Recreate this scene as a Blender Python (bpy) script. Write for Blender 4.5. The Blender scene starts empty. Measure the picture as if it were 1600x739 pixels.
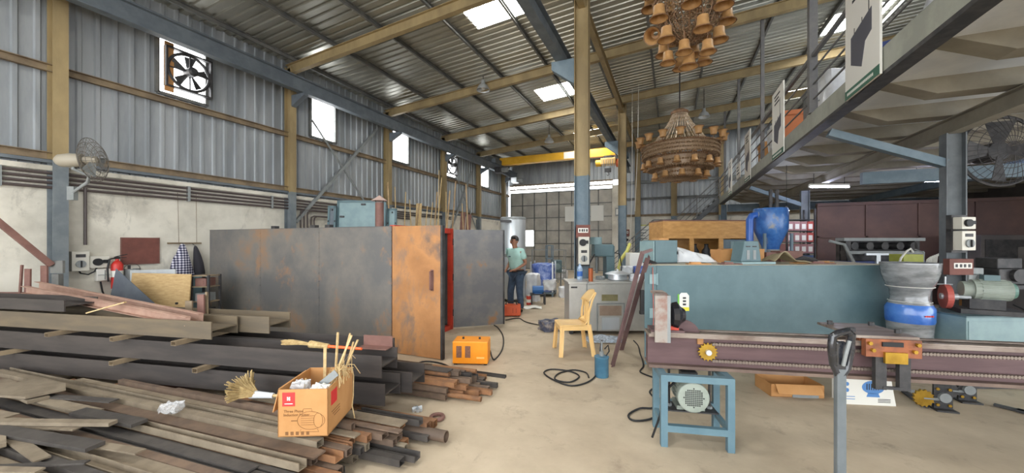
import bpy, bmesh, math, random
from mathutils import Vector, Matrix, Euler
random.seed(7)
SC = bpy.context.scene
COL = SC.collection
PI = math.pi
# ---------------------------------------------------------------- camera, sky, exposure
F, HOR, CAMZ = 580.0, 378.0, 1.6
A = math.radians(23.3)
ca, sa = math.cos(A), math.sin(A)
cam = bpy.data.cameras.new('camera'); cam_o = bpy.data.objects.new('camera', cam); COL.objects.link(cam_o)
cam_o.location = (0, 0, CAMZ); cam_o.rotation_euler = (PI/2, 0, A)
cam.sensor_width = 36; cam.lens = F/1600*36; cam.shift_y = (HOR-369.5)/1600
cam.clip_start = .05; cam.clip_end = 200
SC.camera = cam_o
SC.view_settings.view_transform = 'Standard'; SC.view_settings.look = 'None'
SC.view_settings.exposure = 1.35; SC.view_settings.gamma = 1; SC.view_settings.use_curve_mapping = False
W = bpy.data.worlds.new('sky'); SC.world = W; W.use_nodes = True
bg = W.node_tree.nodes['Background']; bg.inputs[0].default_value = (.93, .97, 1, 1); bg.inputs[1].default_value = 2.2
SKYLIGHT, WINDOW = 12.0, 3.5
SC.cycles.max_bounces = 7; SC.cycles.diffuse_bounces = 4; SC.cycles.glossy_bounces = 3
SC.cycles.transparent_max_bounces = 8; SC.cycles.sample_clamp_indirect = 6; SC.cycles.caustics_reflective = False; SC.cycles.caustics_refractive = False
SC.cycles.use_denoising = True
# ---------------------------------------------------------------- helpers
def V(*a): return Vector(a)
def Cw(lat, d, z=0):            # a point given by metres to the right / metres ahead of where the photographer stood
    return Vector((lat*ca-d*sa, lat*sa+d*ca, z))
def Dp(x, y, d): return Cw((x-800)/F*d, d, CAMZ+(HOR-y)/F*d)
def Gp(x, y, z=0):
    d = (CAMZ-z)*F/(y-HOR); return Cw((x-800)/F*d, d, z)
def lin(c):
    f = lambda u: (u/12.92 if u <= .04045 else ((u+.055)/1.055)**2.4)
    return tuple(f(v/255) for v in c)+(1,)
class B:
    def __init__(s): s.v = []; s.f = []
    def add(s, vs, fs, M=None):
        n = len(s.v)
        s.v += [tuple(M @ Vector(v)) if M is not None else tuple(v) for v in vs]
        s.f += [tuple(i+n for i in f) for f in fs]; return s
    def box(s, c, size, rot=(0, 0, 0)):
        M = Matrix.Translation(c) @ Euler(rot).to_matrix().to_4x4()
        x, y, z = (k/2 for k in size)
        return s.add([(-x,-y,-z),(x,-y,-z),(x,y,-z),(-x,y,-z),(-x,-y,z),(x,-y,z),(x,y,z),(-x,y,z)],
              [(0,3,2,1),(4,5,6,7),(0,1,5,4),(1,2,6,5),(2,3,7,6),(3,0,4,7)], M)
    def bx(s, x0, x1, y0, y1, z0, z1):
        return s.box(((x0+x1)/2, (y0+y1)/2, (z0+z1)/2), (abs(x1-x0), abs(y1-y0), abs(z1-z0)))
    def frame(s, p0, p1, up):
        p0, p1 = Vector(p0), Vector(p1); t = (p1-p0).normalized(); up = Vector(up)
        side = t.cross(up)
        if side.length < 1e-4: side = t.cross(Vector((1, 0, 0)))
        side.normalize(); u = side.cross(t)
        return p0, p1, side, u
    def extr(s, prof, p0, p1, up=(0, 0, 1), caps=True):
        p0, p1, side, u = s.frame(p0, p1, up); n = len(prof)
        vs = [p+side*a+u*b for p in (p0, p1) for a, b in prof]
        fs = [(i, (i+1) % n, n+(i+1) % n, n+i) for i in range(n)]
        if caps: fs += [tuple(range(n))[::-1], tuple(range(n, 2*n))]
        return s.add(vs, fs)
    def bar(s, p0, p1, w, h, up=(0, 0, 1)):
        return s.extr([(-w/2,-h/2),(w/2,-h/2),(w/2,h/2),(-w/2,h/2)], p0, p1, up)
    def hollow(s, p0, p1, w, h, t=.004, up=(0, 0, 1)):
        p0, p1, side, u = s.frame(p0, p1, up)
        q = lambda w, h: [(-w/2,-h/2),(w/2,-h/2),(w/2,h/2),(-w/2,h/2)]
        vs = [p+side*a+u*b for p in (p0, p1) for pr in (q(w, h), q(w-2*t, h-2*t)) for a, b in pr]
        fs = []
        for i in range(4):
            j = (i+1) % 4
            fs += [(i, j, 8+j, 8+i), (4+j, 4+i, 12+i, 12+j), (i, 4+i, 4+j, j), (8+i, 8+j, 12+j, 12+i)]
        return s.add(vs, fs)
    def cyl(s, p0, p1, r0, r1=None, n=12, caps=True, up=(0, 0, 1)):
        r1 = r0 if r1 is None else r1
        p0, p1, side, u = s.frame(p0, p1, up)
        vs = [p+(side*math.cos(2*PI*i/n)+u*math.sin(2*PI*i/n))*r for p, r in ((p0, r0), (p1, r1)) for i in range(n)]
        fs = [(i, (i+1) % n, n+(i+1) % n, n+i) for i in range(n)]
        if caps: fs += [tuple(range(n))[::-1], tuple(range(n, 2*n))]
        return s.add(vs, fs)
    def pipe(s, p0, p1, r, t=.004, n=14):
        p0, p1, side, u = s.frame(p0, p1, (0, 0, 1))
        vs = [p+(side*math.cos(2*PI*i/n)+u*math.sin(2*PI*i/n))*rr for p in (p0, p1) for rr in (r, r-t) for i in range(n)]
        fs = []
        for i in range(n):
            j = (i+1) % n
            fs += [(i, j, 2*n+j, 2*n+i), (n+j, n+i, 3*n+i, 3*n+j), (i, n+i, n+j, j), (2*n+i, 2*n+j, 3*n+j, 3*n+i)]
        return s.add(vs, fs)
    def path(s, pts, r, n=6, closed=False):
        pts = [Vector(p) for p in pts]; m = len(pts); rings = []; side = None
        for i, p in enumerate(pts):
            a = pts[(i-1) % m] if (i > 0 or closed) else p
            b = pts[(i+1) % m] if (i < m-1 or closed) else p
            t = (b-a).normalized()
            if side is None:
                side = t.cross(Vector((0, 0, 1)))
                if side.length < .05: side = t.cross(Vector((1, 0, 0)))
            side = (side-t*side.dot(t)).normalized(); u = side.cross(t)
            rr = r[i] if isinstance(r, (list, tuple)) else r
            rings.append([p+(side*math.cos(2*PI*k/n)+u*math.sin(2*PI*k/n))*rr for k in range(n)])
        vs = [v for q in rings for v in q]; fs = []
        for i in range(m if closed else m-1):
            a, b = i*n, ((i+1) % m)*n
            fs += [(a+k, a+(k+1) % n, b+(k+1) % n, b+k) for k in range(n)]
        if not closed: fs += [tuple(range(n))[::-1], tuple(range((m-1)*n, m*n))]
        return s.add(vs, fs)
    def lathe(s, prof, n=20, M=None, caps=True):
        vs = [(r*math.cos(2*PI*i/n), r*math.sin(2*PI*i/n), z) for r, z in prof for i in range(n)]
        fs = [(k*n+i, k*n+(i+1) % n, (k+1)*n+(i+1) % n, (k+1)*n+i) for k in range(len(prof)-1) for i in range(n)]
        if caps: fs += [tuple(range(n))[::-1], tuple(range((len(prof)-1)*n, len(prof)*n))]
        return s.add(vs, fs, M)
    def prism(s, poly, y0, y1, M=None):        # polygon in x,z swept along y
        n = len(poly)
        vs = [(x, y, z) for y in (y0, y1) for x, z in poly]
        fs = [(i, (i+1) % n, n+(i+1) % n, n+i) for i in range(n)]+[tuple(range(n))[::-1], tuple(range(n, 2*n))]
        return s.add(vs, fs, M)
    def grid(s, fn, nu, nv):
        vs = [fn(i/nu, j/nv) for j in range(nv+1) for i in range(nu+1)]
        fs = [(j*(nu+1)+i, j*(nu+1)+i+1, (j+1)*(nu+1)+i+1, (j+1)*(nu+1)+i) for j in range(nv) for i in range(nu)]
        return s.add(vs, fs)
    def sph(s, c, r, n=10, m=7, sc=(1, 1, 1)):
        prof = [(math.sin(PI*k/m)*r+1e-5, -math.cos(PI*k/m)*r) for k in range(m+1)]
        return s.lathe(prof, n, Matrix.Translation(c) @ Matrix.Diagonal((*sc, 1)))
    def mesh(s, name, m):
        me = bpy.data.meshes.new(name); me.from_pydata(s.v, [], s.f)
        bm = bmesh.new(); bm.from_mesh(me); bmesh.ops.recalc_face_normals(bm, faces=bm.faces); bm.to_mesh(me); bm.free()
        if m: me.materials.append(m)
        return me
    def o(s, name, m, parent=None, smooth=False, bev=0, solid=0, sub=0):
        me = s.mesh(name, m)
        if smooth:
            me.shade_smooth(); me.set_sharp_from_angle(angle=math.radians(40))
        o = bpy.data.objects.new(name, me); COL.objects.link(o)
        if parent: o.parent = parent
        if solid:
            q = o.modifiers.new('s', 'SOLIDIFY'); q.thickness = solid; q.offset = 0
        if bev:
            q = o.modifiers.new('b', 'BEVEL'); q.width = bev; q.segments = 2; q.limit_method = 'ANGLE'
        if sub:
            q = o.modifiers.new('u', 'SUBSURF'); q.levels = sub; q.render_levels = sub
        return o
def tag(o, label=None, cat=None, group=None, kind=None):
    if label: o['label'] = label
    if cat: o['category'] = cat
    if group: o['group'] = group
    if kind: o['kind'] = kind
    return o
def thing(name, label, cat, loc=(0, 0, 0), rz=0, group=None):
    o = bpy.data.objects.new(name, None); o.empty_display_size = .1; COL.objects.link(o)
    o.location = loc; o.rotation_euler = (0, 0, rz); return tag(o, label, cat, group)
def put(o, loc, rz=0):
    o.location = loc; o.rotation_euler = (0, 0, rz); return o
def struct(b, name, m, **k): return tag(b.o(name, m, **k), kind='structure')
def dup(root, loc, rz=0, label=None, rot=None):
    r = root.copy(); COL.objects.link(r); r.location = loc; r.rotation_euler = rot or (0, 0, rz)
    if label: r['label'] = label
    for ch in list(root.children):
        c = ch.copy(); COL.objects.link(c); c.parent = r
        for g in list(ch.children):
            e = g.copy(); COL.objects.link(e); e.parent = c
    return r
ORD = 'first second third fourth fifth sixth seventh eighth ninth tenth eleventh twelfth thirteenth fourteenth fifteenth sixteenth seventeenth eighteenth nineteenth twentieth'.split()
ORD += ['twenty-'+w for w in ORD[:9]]+['thirtieth']+['thirty-'+w for w in ORD[:9]]+['fortieth']
def text(s, size, m, parent, loc, rot=(PI/2, 0, 0), name='lettering', bold=0):
    c = bpy.data.curves.new(name, 'FONT'); c.body = s; c.size = size; c.align_x = 'CENTER'; c.align_y = 'CENTER'; c.extrude = .0008; c.offset = bold
    t = bpy.data.objects.new(name, c); COL.objects.link(t); bpy.context.view_layer.update()
    me = bpy.data.meshes.new_from_object(t.evaluated_get(bpy.context.evaluated_depsgraph_get())); bpy.data.objects.remove(t)
    me.materials.clear(); me.materials.append(m); o = bpy.data.objects.new(name, me); COL.objects.link(o)
    o.parent = parent; o.location = loc; o.rotation_euler = rot
    return o
# ---------------------------------------------------------------- materials
MATS = {}
def mat(name, c, c2=None, rough=.6, metal=0, scale=6, lo=.4, hi=.62, bump=0, stretch=(1, 1, 1), rand=0, c3=None, trans=0, alpha=1, world=False, coat=0, l2=None):
    m = bpy.data.materials.new(name); m.use_nodes = True; nt = m.node_tree; N = nt.nodes; L = nt.links
    p = N['Principled BSDF']; p.inputs['Roughness'].default_value = rough; p.inputs['Metallic'].default_value = metal
    p.inputs['Base Color'].default_value = lin(c); p.inputs['Coat Weight'].default_value = coat
    if trans: p.inputs['Transmission Weight'].default_value = trans; p.inputs['IOR'].default_value = 1.2
    p.inputs['Alpha'].default_value = alpha
    out = None
    if c2 or bump or c3:
        if world: tc = N.new('ShaderNodeNewGeometry').outputs['Position']
        else: tc = N.new('ShaderNodeTexCoord').outputs['Object']
        mp = N.new('ShaderNodeMapping'); L.new(tc, mp.inputs[0]); mp.inputs['Scale'].default_value = stretch
        nz = N.new('ShaderNodeTexNoise'); nz.inputs['Scale'].default_value = scale; nz.inputs['Detail'].default_value = 7; nz.inputs['Roughness'].default_value = .62
        if rand:
            oi = N.new('ShaderNodeObjectInfo'); ad = N.new('ShaderNodeVectorMath'); ad.operation = 'MULTIPLY_ADD'
            cb = N.new('ShaderNodeCombineXYZ'); L.new(oi.outputs['Random'], cb.inputs[0]); L.new(oi.outputs['Random'], cb.inputs[1])
            L.new(cb.outputs[0], ad.inputs[0]); ad.inputs[1].default_value = (37, 91, 0); L.new(mp.outputs[0], ad.inputs[2]); L.new(ad.outputs[0], nz.inputs['Vector'])
        else: L.new(mp.outputs[0], nz.inputs['Vector'])
        if c2:
            r = N.new('ShaderNodeValToRGB'); L.new(nz.outputs['Fac'], r.inputs[0])
            r.color_ramp.elements[0].position = lo; r.color_ramp.elements[0].color = lin(c)
            r.color_ramp.elements[1].position = hi; r.color_ramp.elements[1].color = lin(c2)
            if c3:
                e = r.color_ramp.elements.new(min(.97, hi+(hi-lo)*.6)); e.color = lin(c3)
            out = r.outputs[0]
        if l2 and out is not None:          # a second, finer layer of stains or scratches: colour, scale, from, to, stretch
            n2 = N.new('ShaderNodeTexNoise'); n2.inputs['Scale'].default_value = l2[1]; n2.inputs['Detail'].default_value = 8; n2.inputs['Roughness'].default_value = .7; n2.inputs['Distortion'].default_value = .4
            m2 = N.new('ShaderNodeMapping'); m2.inputs['Scale'].default_value = l2[4]; m2.inputs['Location'].default_value = (3, 7, 5); L.new(tc, m2.inputs[0]); L.new(m2.outputs[0], n2.inputs['Vector'])
            r2 = N.new('ShaderNodeMapRange'); L.new(n2.outputs['Fac'], r2.inputs[0]); r2.inputs[1].default_value = l2[2]; r2.inputs[2].default_value = l2[3]
            x2 = N.new('ShaderNodeMix'); x2.data_type = 'RGBA'; L.new(r2.outputs[0], x2.inputs[0]); L.new(out, x2.inputs[6]); x2.inputs[7].default_value = lin(l2[0]); out = x2.outputs[2]
        if bump:
            bp = N.new('ShaderNodeBump'); bp.inputs['Strength'].default_value = bump; bp.inputs['Distance'].default_value = .02
            L.new(nz.outputs['Fac'], bp.inputs['Height']); L.new(bp.outputs[0], p.inputs['Normal'])
    if rand:
        oi = N.new('ShaderNodeObjectInfo'); mr = N.new('ShaderNodeMapRange'); L.new(oi.outputs['Random'], mr.inputs[0])
        mr.inputs[3].default_value = 1-rand; mr.inputs[4].default_value = 1+rand
        hs = N.new('ShaderNodeHueSaturation'); L.new(mr.outputs[0], hs.inputs['Value'])
        if out: L.new(out, hs.inputs['Color'])
        else: hs.inputs['Color'].default_value = lin(c)
        out = hs.outputs[0]
    if out: L.new(out, p.inputs['Base Color'])
    MATS[name] = m; return m
def glow(name, c, e):
    m = bpy.data.materials.new(name); m.use_nodes = True; p = m.node_tree.nodes['Principled BSDF']
    p.inputs['Base Color'].default_value = lin(c); p.inputs['Emission Color'].default_value = lin(c); p.inputs['Emission Strength'].default_value = e
    return m
def film(name, c, a, rough=.15, bmp=.5):       # thin clear plastic film
    m = bpy.data.materials.new(name); m.use_nodes = True; nt = m.node_tree; N = nt.nodes; L = nt.links
    p = N['Principled BSDF']; p.inputs['Base Color'].default_value = lin(c); p.inputs['Roughness'].default_value = rough
    tc = N.new('ShaderNodeTexCoord'); nz = N.new('ShaderNodeTexNoise'); nz.inputs['Scale'].default_value = 14; nz.inputs['Detail'].default_value = 5
    nz.inputs['Distortion'].default_value = 1.5; L.new(tc.outputs['Object'], nz.inputs['Vector'])
    bp = N.new('ShaderNodeBump'); bp.inputs['Strength'].default_value = bmp; bp.inputs['Distance'].default_value = .02; L.new(nz.outputs['Fac'], bp.inputs['Height']); L.new(bp.outputs[0], p.inputs['Normal'])
    mr = N.new('ShaderNodeMapRange'); L.new(nz.outputs['Fac'], mr.inputs[0]); mr.inputs[1].default_value = .3; mr.inputs[2].default_value = .7
    mr.inputs[3].default_value = a*.5; mr.inputs[4].default_value = min(1, a*1.5); L.new(mr.outputs[0], p.inputs['Alpha'])
    return m
M_conc = mat('concrete_floor', (172,155,132), (200,183,158), .75, scale=1.1, lo=.35, hi=.66, bump=.08, c3=(186,168,142), world=True, l2=((150,134,114), 3.2, .56, .75, (1,1,1)))
M_plast = mat('stained_plaster', (188,183,170), (220,215,202), .9, scale=.9, lo=.36, hi=.55, world=True, bump=.05, l2=((138,134,126), 1.9, .57, .74, (1,1,.5)))
M_clad = mat('galvanised_cladding', (142,147,151), (168,172,175), .5, .35, scale=2.5, stretch=(1,1,.15), world=True)
M_roof = mat('galvanised_roof', (160,159,150), (184,183,174), .36, .7, scale=2, stretch=(.2,1,1), world=True)
M_yel = mat('faded_yellow_paint', (140,122,88), (164,144,104), .65, scale=2.2, stretch=(1,1,.4), world=True)
M_blue = mat('grey_blue_paint', (96,114,126), (112,128,138), .6, scale=4, world=True)
M_lblue = mat('left_column_grey_paint', (104,112,118), (120,127,130), .6, scale=4, world=True)
M_dkb = mat('dark_blue_grey_paint', (92,100,108), (108,116,122), .6, scale=4, world=True)
M_girt = mat('rusty_girt', (118,102,82), (144,126,100), .7, scale=3, world=True)
M_purl = mat('purlin_grey', (92,94,94), (116,116,112), .6, scale=3, world=True)
M_dark = mat('dark_steel', (52,52,54), (74,72,72), .55, .3, scale=8)
M_black = mat('black_rubber', (24,24,26), None, .6)
M_teal = mat('teal_machine_paint', (82,106,112), (92,116,121), .5, scale=3, bump=.01)
M_teal2 = mat('pale_teal_paint', (122,146,150), (134,158,160), .5, scale=4)
M_mill = mat('mill_scale_steel', (104,104,106), (120,117,114), .5, .35, scale=2.2, lo=.45, hi=.6, c3=(150,112,78))
M_rust = mat('orange_rust', (148,104,66), (170,122,76), .75, scale=2.6, lo=.4, hi=.6, c3=(112,84,66))
M_beam = mat('primed_channel', (56,51,49), (72,65,61), .6, .1, scale=3, stretch=(.4,3,3))
M_rbr = mat('red_brown_primer', (112,78,70), (128,92,82), .65, scale=5)
M_wood = mat('pale_wood', (188,160,112), (206,180,134), .7, scale=4, stretch=(1,8,8))
M_ply = mat('golden_plywood', (186,136,74), (206,156,92), .55, scale=5, stretch=(1,1,3))
M_card = mat('cardboard', (180,130,78), (192,142,90), .8, scale=3)
M_white = mat('off_white_paint', (226,224,216), None, .6)
M_red = mat('red_paint', (196,66,46), (176,58,42), .5, scale=5)
M_org = mat('orange_paint', (232,140,24), (240,152,36), .45, scale=3)
M_blk = mat('blackboard_brown', (104,62,54), (120,72,62), .7, scale=5)
M_ss = mat('dull_stainless', (178,175,168), (202,199,192), .4, .45, scale=2.2, lo=.35, hi=.65, c3=(150,140,126))
M_alu = mat('bright_aluminium', (196,202,206), (214,218,222), .35, .6, scale=2, stretch=(1,1,.2))
M_film = film('clear_polythene', (235,238,240), .38)
M_bfilm = film('blue_polythene', (70,110,190), .75)
M_gray = mat('mid_grey_paint', (128,132,132), (142,146,146), .55, scale=5)
# ================================================================ the shed
XL, XR, YB, Y0 = -9.0, 9.2, 20.5, -5.0
MX, MZ = 1.91, 3.2                                   # mezzanine edge and underside
COLX, COLY = -8.88, [2.54, 6.42, 9.93, 13.3, 16.4, 19.4]
zr = lambda x: 6.2+.075*(x+9)
I_SEC = lambda h, w, t=.014: [(-w/2,-h/2),(w/2,-h/2),(w/2,-h/2+t),(t/2,-h/2+t),(t/2,h/2-t),(w/2,h/2-t),(w/2,h/2),(-w/2,h/2),(-w/2,h/2-t),(-t/2,h/2-t),(-t/2,-h/2+t),(-w/2,-h/2+t)]
C_SEC = lambda h, w, t=.012: [(0,-h/2),(w,-h/2),(w,-h/2+t),(t,-h/2+t),(t,h/2-t),(w,h/2-t),(w,h/2),(0,h/2)]
def ribs(a, b, pitch, dep):
    pf = [(0, 0), (.62, 0), (.70, 1), (.92, 1), (1, 0)]
    def hgt(u):
        t = (u/pitch) % 1
        for (q0, h0), (q1, h1) in zip(pf, pf[1:]):
            if q0 <= t <= q1: return (h0+(h1-h0)*(t-q0)/(q1-q0))*dep
        return 0
    pts = [(a, hgt(a))]; k = math.floor(a/pitch)
    while k*pitch < b:
        pts += [((k+q)*pitch, h*dep) for q, h in pf[:4] if a+1e-4 < (k+q)*pitch < b-1e-4]; k += 1
    pts.append((b, hgt(b))); return pts
def ribbed(b, a0, a1, fn, pitch=.22, dep=.03):
    pr = ribs(a0, a1, pitch, dep); n = len(pr)
    vs = [fn(u, h, e) for e in (0, 1) for u, h in pr]
    return b.add(vs, [(i, i+1, n+i+1, n+i) for i in range(n-1)])
struct(B().bx(XL-.3, XR+.3, Y0-6, YB+.3, -.2, 0), 'floor', M_conc)
# roof with skylight strips
M_sky = glow('skylight_fibreglass', (255, 255, 250), SKYLIGHT)
SKX = [(-4.15, -2.96), (3.6, 4.8)]; SKY = [(-3.6, -2.5), (1.4, 2.5), (6.6, 7.65), (11.45, 12.5), (16.7, 17.7)]  # the two nearest rows are out of view, added to brighten the shed
xs = [XL-.25, SKX[0][0], SKX[0][1], SKX[1][0], SKX[1][1], XR+.2]
for i in range(5):
    segs = [(Y0, YB+.2)]
    if i in (1, 3):
        ys = [Y0]+[q for s in SKY for q in s]+[YB+.2]; segs = [(ys[k], ys[k+1]) for k in range(0, len(ys), 2)]
    b = B()
    for y0, y1 in segs: ribbed(b, y0, y1, lambda u, h, e, i=i: (xs[i+e], u, zr(xs[i+e])+h), .2, .035)
    struct(b, 'ceiling', M_roof)
for a, c in SKX:
    for y0, y1 in SKY:
        b = B(); ribbed(b, y0, y1, lambda u, h, e: ((a, c)[e], u, zr((a, c)[e])+.01+h), .2, .03); struct(b, 'ceiling_skylight', M_sky)
# left wall
struct(B().bx(XL-.25, XL, Y0, YB+.2, 0, 2.72), 'wall_left', M_plast)
struct(B().bx(XL-.25, XL+.04, Y0, YB, 2.72, 2.80), 'trim_1', M_plast)
WIN = [(3.83, 4.65), (7.1, 7.93), (10.3, 11.2), (13.5, 14.5), (16.85, 17.8)]; WZ = (4.47, 5.57)
b = B(); f = lambda z0, z1: (lambda u, h, e: (XL-.06+h, u, (z0, z1)[e]))
ribbed(b, Y0, YB, f(2.8, WZ[0])); ribbed(b, Y0, YB, f(WZ[1], 6.25))
ys = [Y0]+[q for w in WIN for q in w]+[YB]
for k in range(0, len(ys), 2): ribbed(b, ys[k], ys[k+1], f(*WZ))
struct(b, 'wall_left_cladding', M_clad)
M_win = glow('daylight_pane', (252, 254, 255), WINDOW)
for n, (y0, y1) in enumerate(WIN):
    r = tag(thing(f'window_{n+1}', None, None, (XL, y0, WZ[0])), kind='structure'); w, h = y1-y0, WZ[1]-WZ[0]
    b = B(); b.bx(-.08, .0, -.03, .03, 0, h).bx(-.08, 0, w-.03, w+.03, 0, h).bx(-.08, 0, 0, w, -.03, .03).bx(-.08, 0, 0, w, h-.03, h+.03); b.o('window_frame', M_purl, r)
    B().bx(-.12, -.1, 0, w, 0, h).o('pane', M_win, r)
for z, nm in ((2.95, 0), (4.33, 1)):
    struct(B().extr(C_SEC(.12, .07), (XL-.0, Y0, z), (XL-.0, YB, z)), 'girt', M_girt)
struct(B().bar((XL+.03, Y0, 2.86), (XL+.03, YB, 2.86), .1, .05), 'girt', M_dkb)
# columns, rafters, purlins
def column(x, y, ztop, zc, kind=0, w=.27, m=None):
    r = tag(thing('column', None, None, (x, y, 0)), kind='structure')
    p = I_SEC(w, w*.75)
    B().extr(p, (0, 0, 0), (0, 0, zc), up=(1, 0, 0)).o('painted_base', m or M_blue, r)
    B().extr(p, (0, 0, zc), (0, 0, ztop), up=(1, 0, 0)).o('upper_shaft', M_yel, r)
    B().box((0, 0, .01), (.4, .34, .02)).o('base_plate', M_dark, r)
    return r
for y in COLY+[-.9]: column(COLX, y, zr(COLX)-.2, 2.86, w=.22, m=M_lblue)
MIDX, MIDY = -1.62, [7.25, 13.7]
for y in MIDY+[.6, 20.2]:
    if y == .6: continue
    column(MIDX, y, zr(MIDX)-.25, 2.9)
for x in (.1, 2.2): column(x, 20.3, 6.6, 2.9)
for y in [-4.5, -.9]+COLY:
    struct(B().extr(I_SEC(.24, .12), (XL+.02, y, zr(XL)-.24), (XR, y, zr(XR)-.24)), 'rafter', M_yel)
x = -8.7
while x < 9.1:
    struct(B().extr(C_SEC(.1, .05), (x, Y0, zr(x)-.055), (x, YB, zr(x)-.055)), 'purlin', M_purl); x += 1.36
struct(B().extr(I_SEC(.2, .12), (MIDX, Y0, zr(MIDX)-.46), (MIDX, YB, zr(MIDX)-.46)), 'ridge_beam', M_yel)
for x, z0 in ((-8.4, 5.28), (-2.05, 5.2)):
    struct(B().extr(I_SEC(.34, .17), (x, Y0, z0+.17), (x, YB-.3, z0+.17)).bx(x-.03, x+.03, Y0, YB-.3, z0+.34, z0+.38), 'runway_beam', M_dkb)
for y in COLY[1:]: struct(B().prism([(-8.76, 5.28), (-8.32, 5.28), (-8.32, 5.22), (-8.76, 5.0)], y-.06, y+.06), 'runway_bracket', M_dkb)
for y in MIDY: struct(B().prism([(-1.76, 5.2), (-2.22, 5.2), (-2.22, 5.05), (-1.76, 4.7)], y-.1, y+.1), 'runway_bracket', M_blue)
# brace rods on the left wall
for (p, q) in (((588,203),(462,347)), ((487,187),(572,318)), ((737,268),(700,372)), ((714,277),(746,362))):
    def wp(x, y):
        k = (x-800)/F; d = (8.93)/(sa-k*ca); return Cw(k*d, d, CAMZ+(HOR-y)/F*d)
    k = .075 if p in ((588,203),(737,268)) else .04; struct(B().bar(wp(*p), wp(*q), k, k, up=(1, 0, 0)), 'wall_brace', M_gray)
# conduits along the left wall
M_cond = mat('brown_conduit', (82, 72, 70), None, .5)
for i in range(4):
    z = 2.68-i*.075; ye = 11.2 if i > 1 else 14
    struct(B().path([(XL+.04, Y0, z), (XL+.04, ye, z)], .022, 8), 'conduit', M_cond)
for y in (-3, 0, 2, 4.3, 6, 8.2, 10): struct(B().bx(XL, XL+.07, y-.02, y+.02, 2.42, 2.72), 'conduit_clamp', M_gray)
for i in range(5):
    y = 6.72+i*.1; z = 2.35+.045*(i % 3)
    struct(B().path([(XL+.09, 7.9, z+.1-i*.05), (XL+.09, y+.1, z+.1-i*.05), (XL+.09, y+.02, z+.06-i*.05), (XL+.09, y, z-.03-i*.05), (XL+.09, y, 1.2)], .02, 8), 'conduit', M_cond)
struct(B().path([(XL+.05, 2.86, 2.5), (XL+.05, 2.86, 1.55)], .022, 8), 'conduit', M_cond)
# back wall
struct(B().bx(-2.75, XR, YB, YB+.25, 0, 2.95), 'wall_back', M_plast)
struct(B().bx(-2.95, -2.35, YB-.08, YB+.25, 0, 4.65), 'wall_back_pier', M_plast)
b = B(); g = lambda z0, z1: (lambda u, h, e: (u, YB+.1-h, (z0, z1)[e] if z1 < 7 or e == 0 else zr(u)+.02))
ribbed(b, XL-.2, -2.4, g(4.95, 7.5)); ribbed(b, -2.4, .2, g(2.95, 7.5)); ribbed(b, .2, .9, g(2.95, 4.9)); ribbed(b, .2, .9, g(5.6, 7.5)); ribbed(b, .9, XR, g(2.95, 7.5))
struct(b, 'wall_back_cladding', M_clad)
r = tag(thing('window_6', None, None, (.2, YB, 4.9)), kind='structure')
B().bx(-.03, .03, -.05, .05, 0, .7).bx(.67, .73, -.05, .05, 0, .7).bx(0, .7, -.05, .05, -.03, .03).bx(0, .7, -.05, .05, .67, .73).o('window_frame', M_purl, r)
B().bx(0, .7, .06, .08, 0, .7).o('pane', M_win, r)
struct(B().extr(C_SEC(.14, .08), (-2.4, YB, 4.72), (XR, YB, 4.72)), 'girt', M_gray)
struct(B().extr(C_SEC(.12, .07), (-2.4, YB, 3.85), (XR, YB, 3.85)), 'girt', M_purl)
struct(B().extr(C_SEC(.12, .07), (-2.4, YB, 2.98), (XR, YB, 2.98)), 'girt', M_girt)
# big framed sliding door with a daylight gap over it
M_door = mat('grey_door_sheet', (160,156,148), (184,180,170), .6, .2, scale=1.3, world=True)
M_poster = mat('white_sheet', (222,222,216), None, .7)
r = tag(thing('door_1', None, None, (0, YB+.05, 0)), kind='structure')
B().bx(-8.9, -2.95, 0, .03, .02, 4.5).o('door_sheet', M_door, r)
b = B()
for i in range(9): x = -8.9+i*5.95/8; b.bx(x-.025, x+.025, -.05, 0, 0, 4.5)
for k in range(7): z = .03+k*.742; b.bx(-8.9, -2.95, -.045, 0, z-.022, z+.022)
b.o('door_frame', M_purl, r)
struct(B().bx(-8.95, -2.95, YB+.1, YB+.12, 4.55, 4.66), 'window_7', M_win)
b = B().bx(-8.95, -2.9, YB-.1, YB, 4.66, 4.72).bx(-8.95, -2.9, YB-.1, YB, 4.9, 4.97)
for i in range(26): x = -8.9+i*.23; b.bar((x, YB-.05, 4.7), (x+.115, YB-.05, 4.92), .02, .02).bar((x+.115, YB-.05, 4.92), (x+.23, YB-.05, 4.7), .02, .02)
struct(b, 'door_track', M_girt)
r = tag(thing('window_8', None, None, (-8.02, YB+.02, 1.35)), kind='structure'); B().bx(0, .58, -.07, -.05, 0, .92).o('pane', M_win, r); B().bx(-.03, .61, -.05, -.02, -.03, .95).o('window_frame', M_purl, r)
for lab, x0, x1, z0, z1 in (('white paper sheet on the big door, behind the near tall column', -5.55, -4.95, 2.75, 3.6), ('white paper sheet on the big door, right of the near tall column', -4.1, -3.4, 2.75, 3.6)):
    tag(B().bx(x0, x1, YB-.02, YB-.005, z0, z1).o('paper_sheet', M_poster), lab, 'poster')
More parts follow.
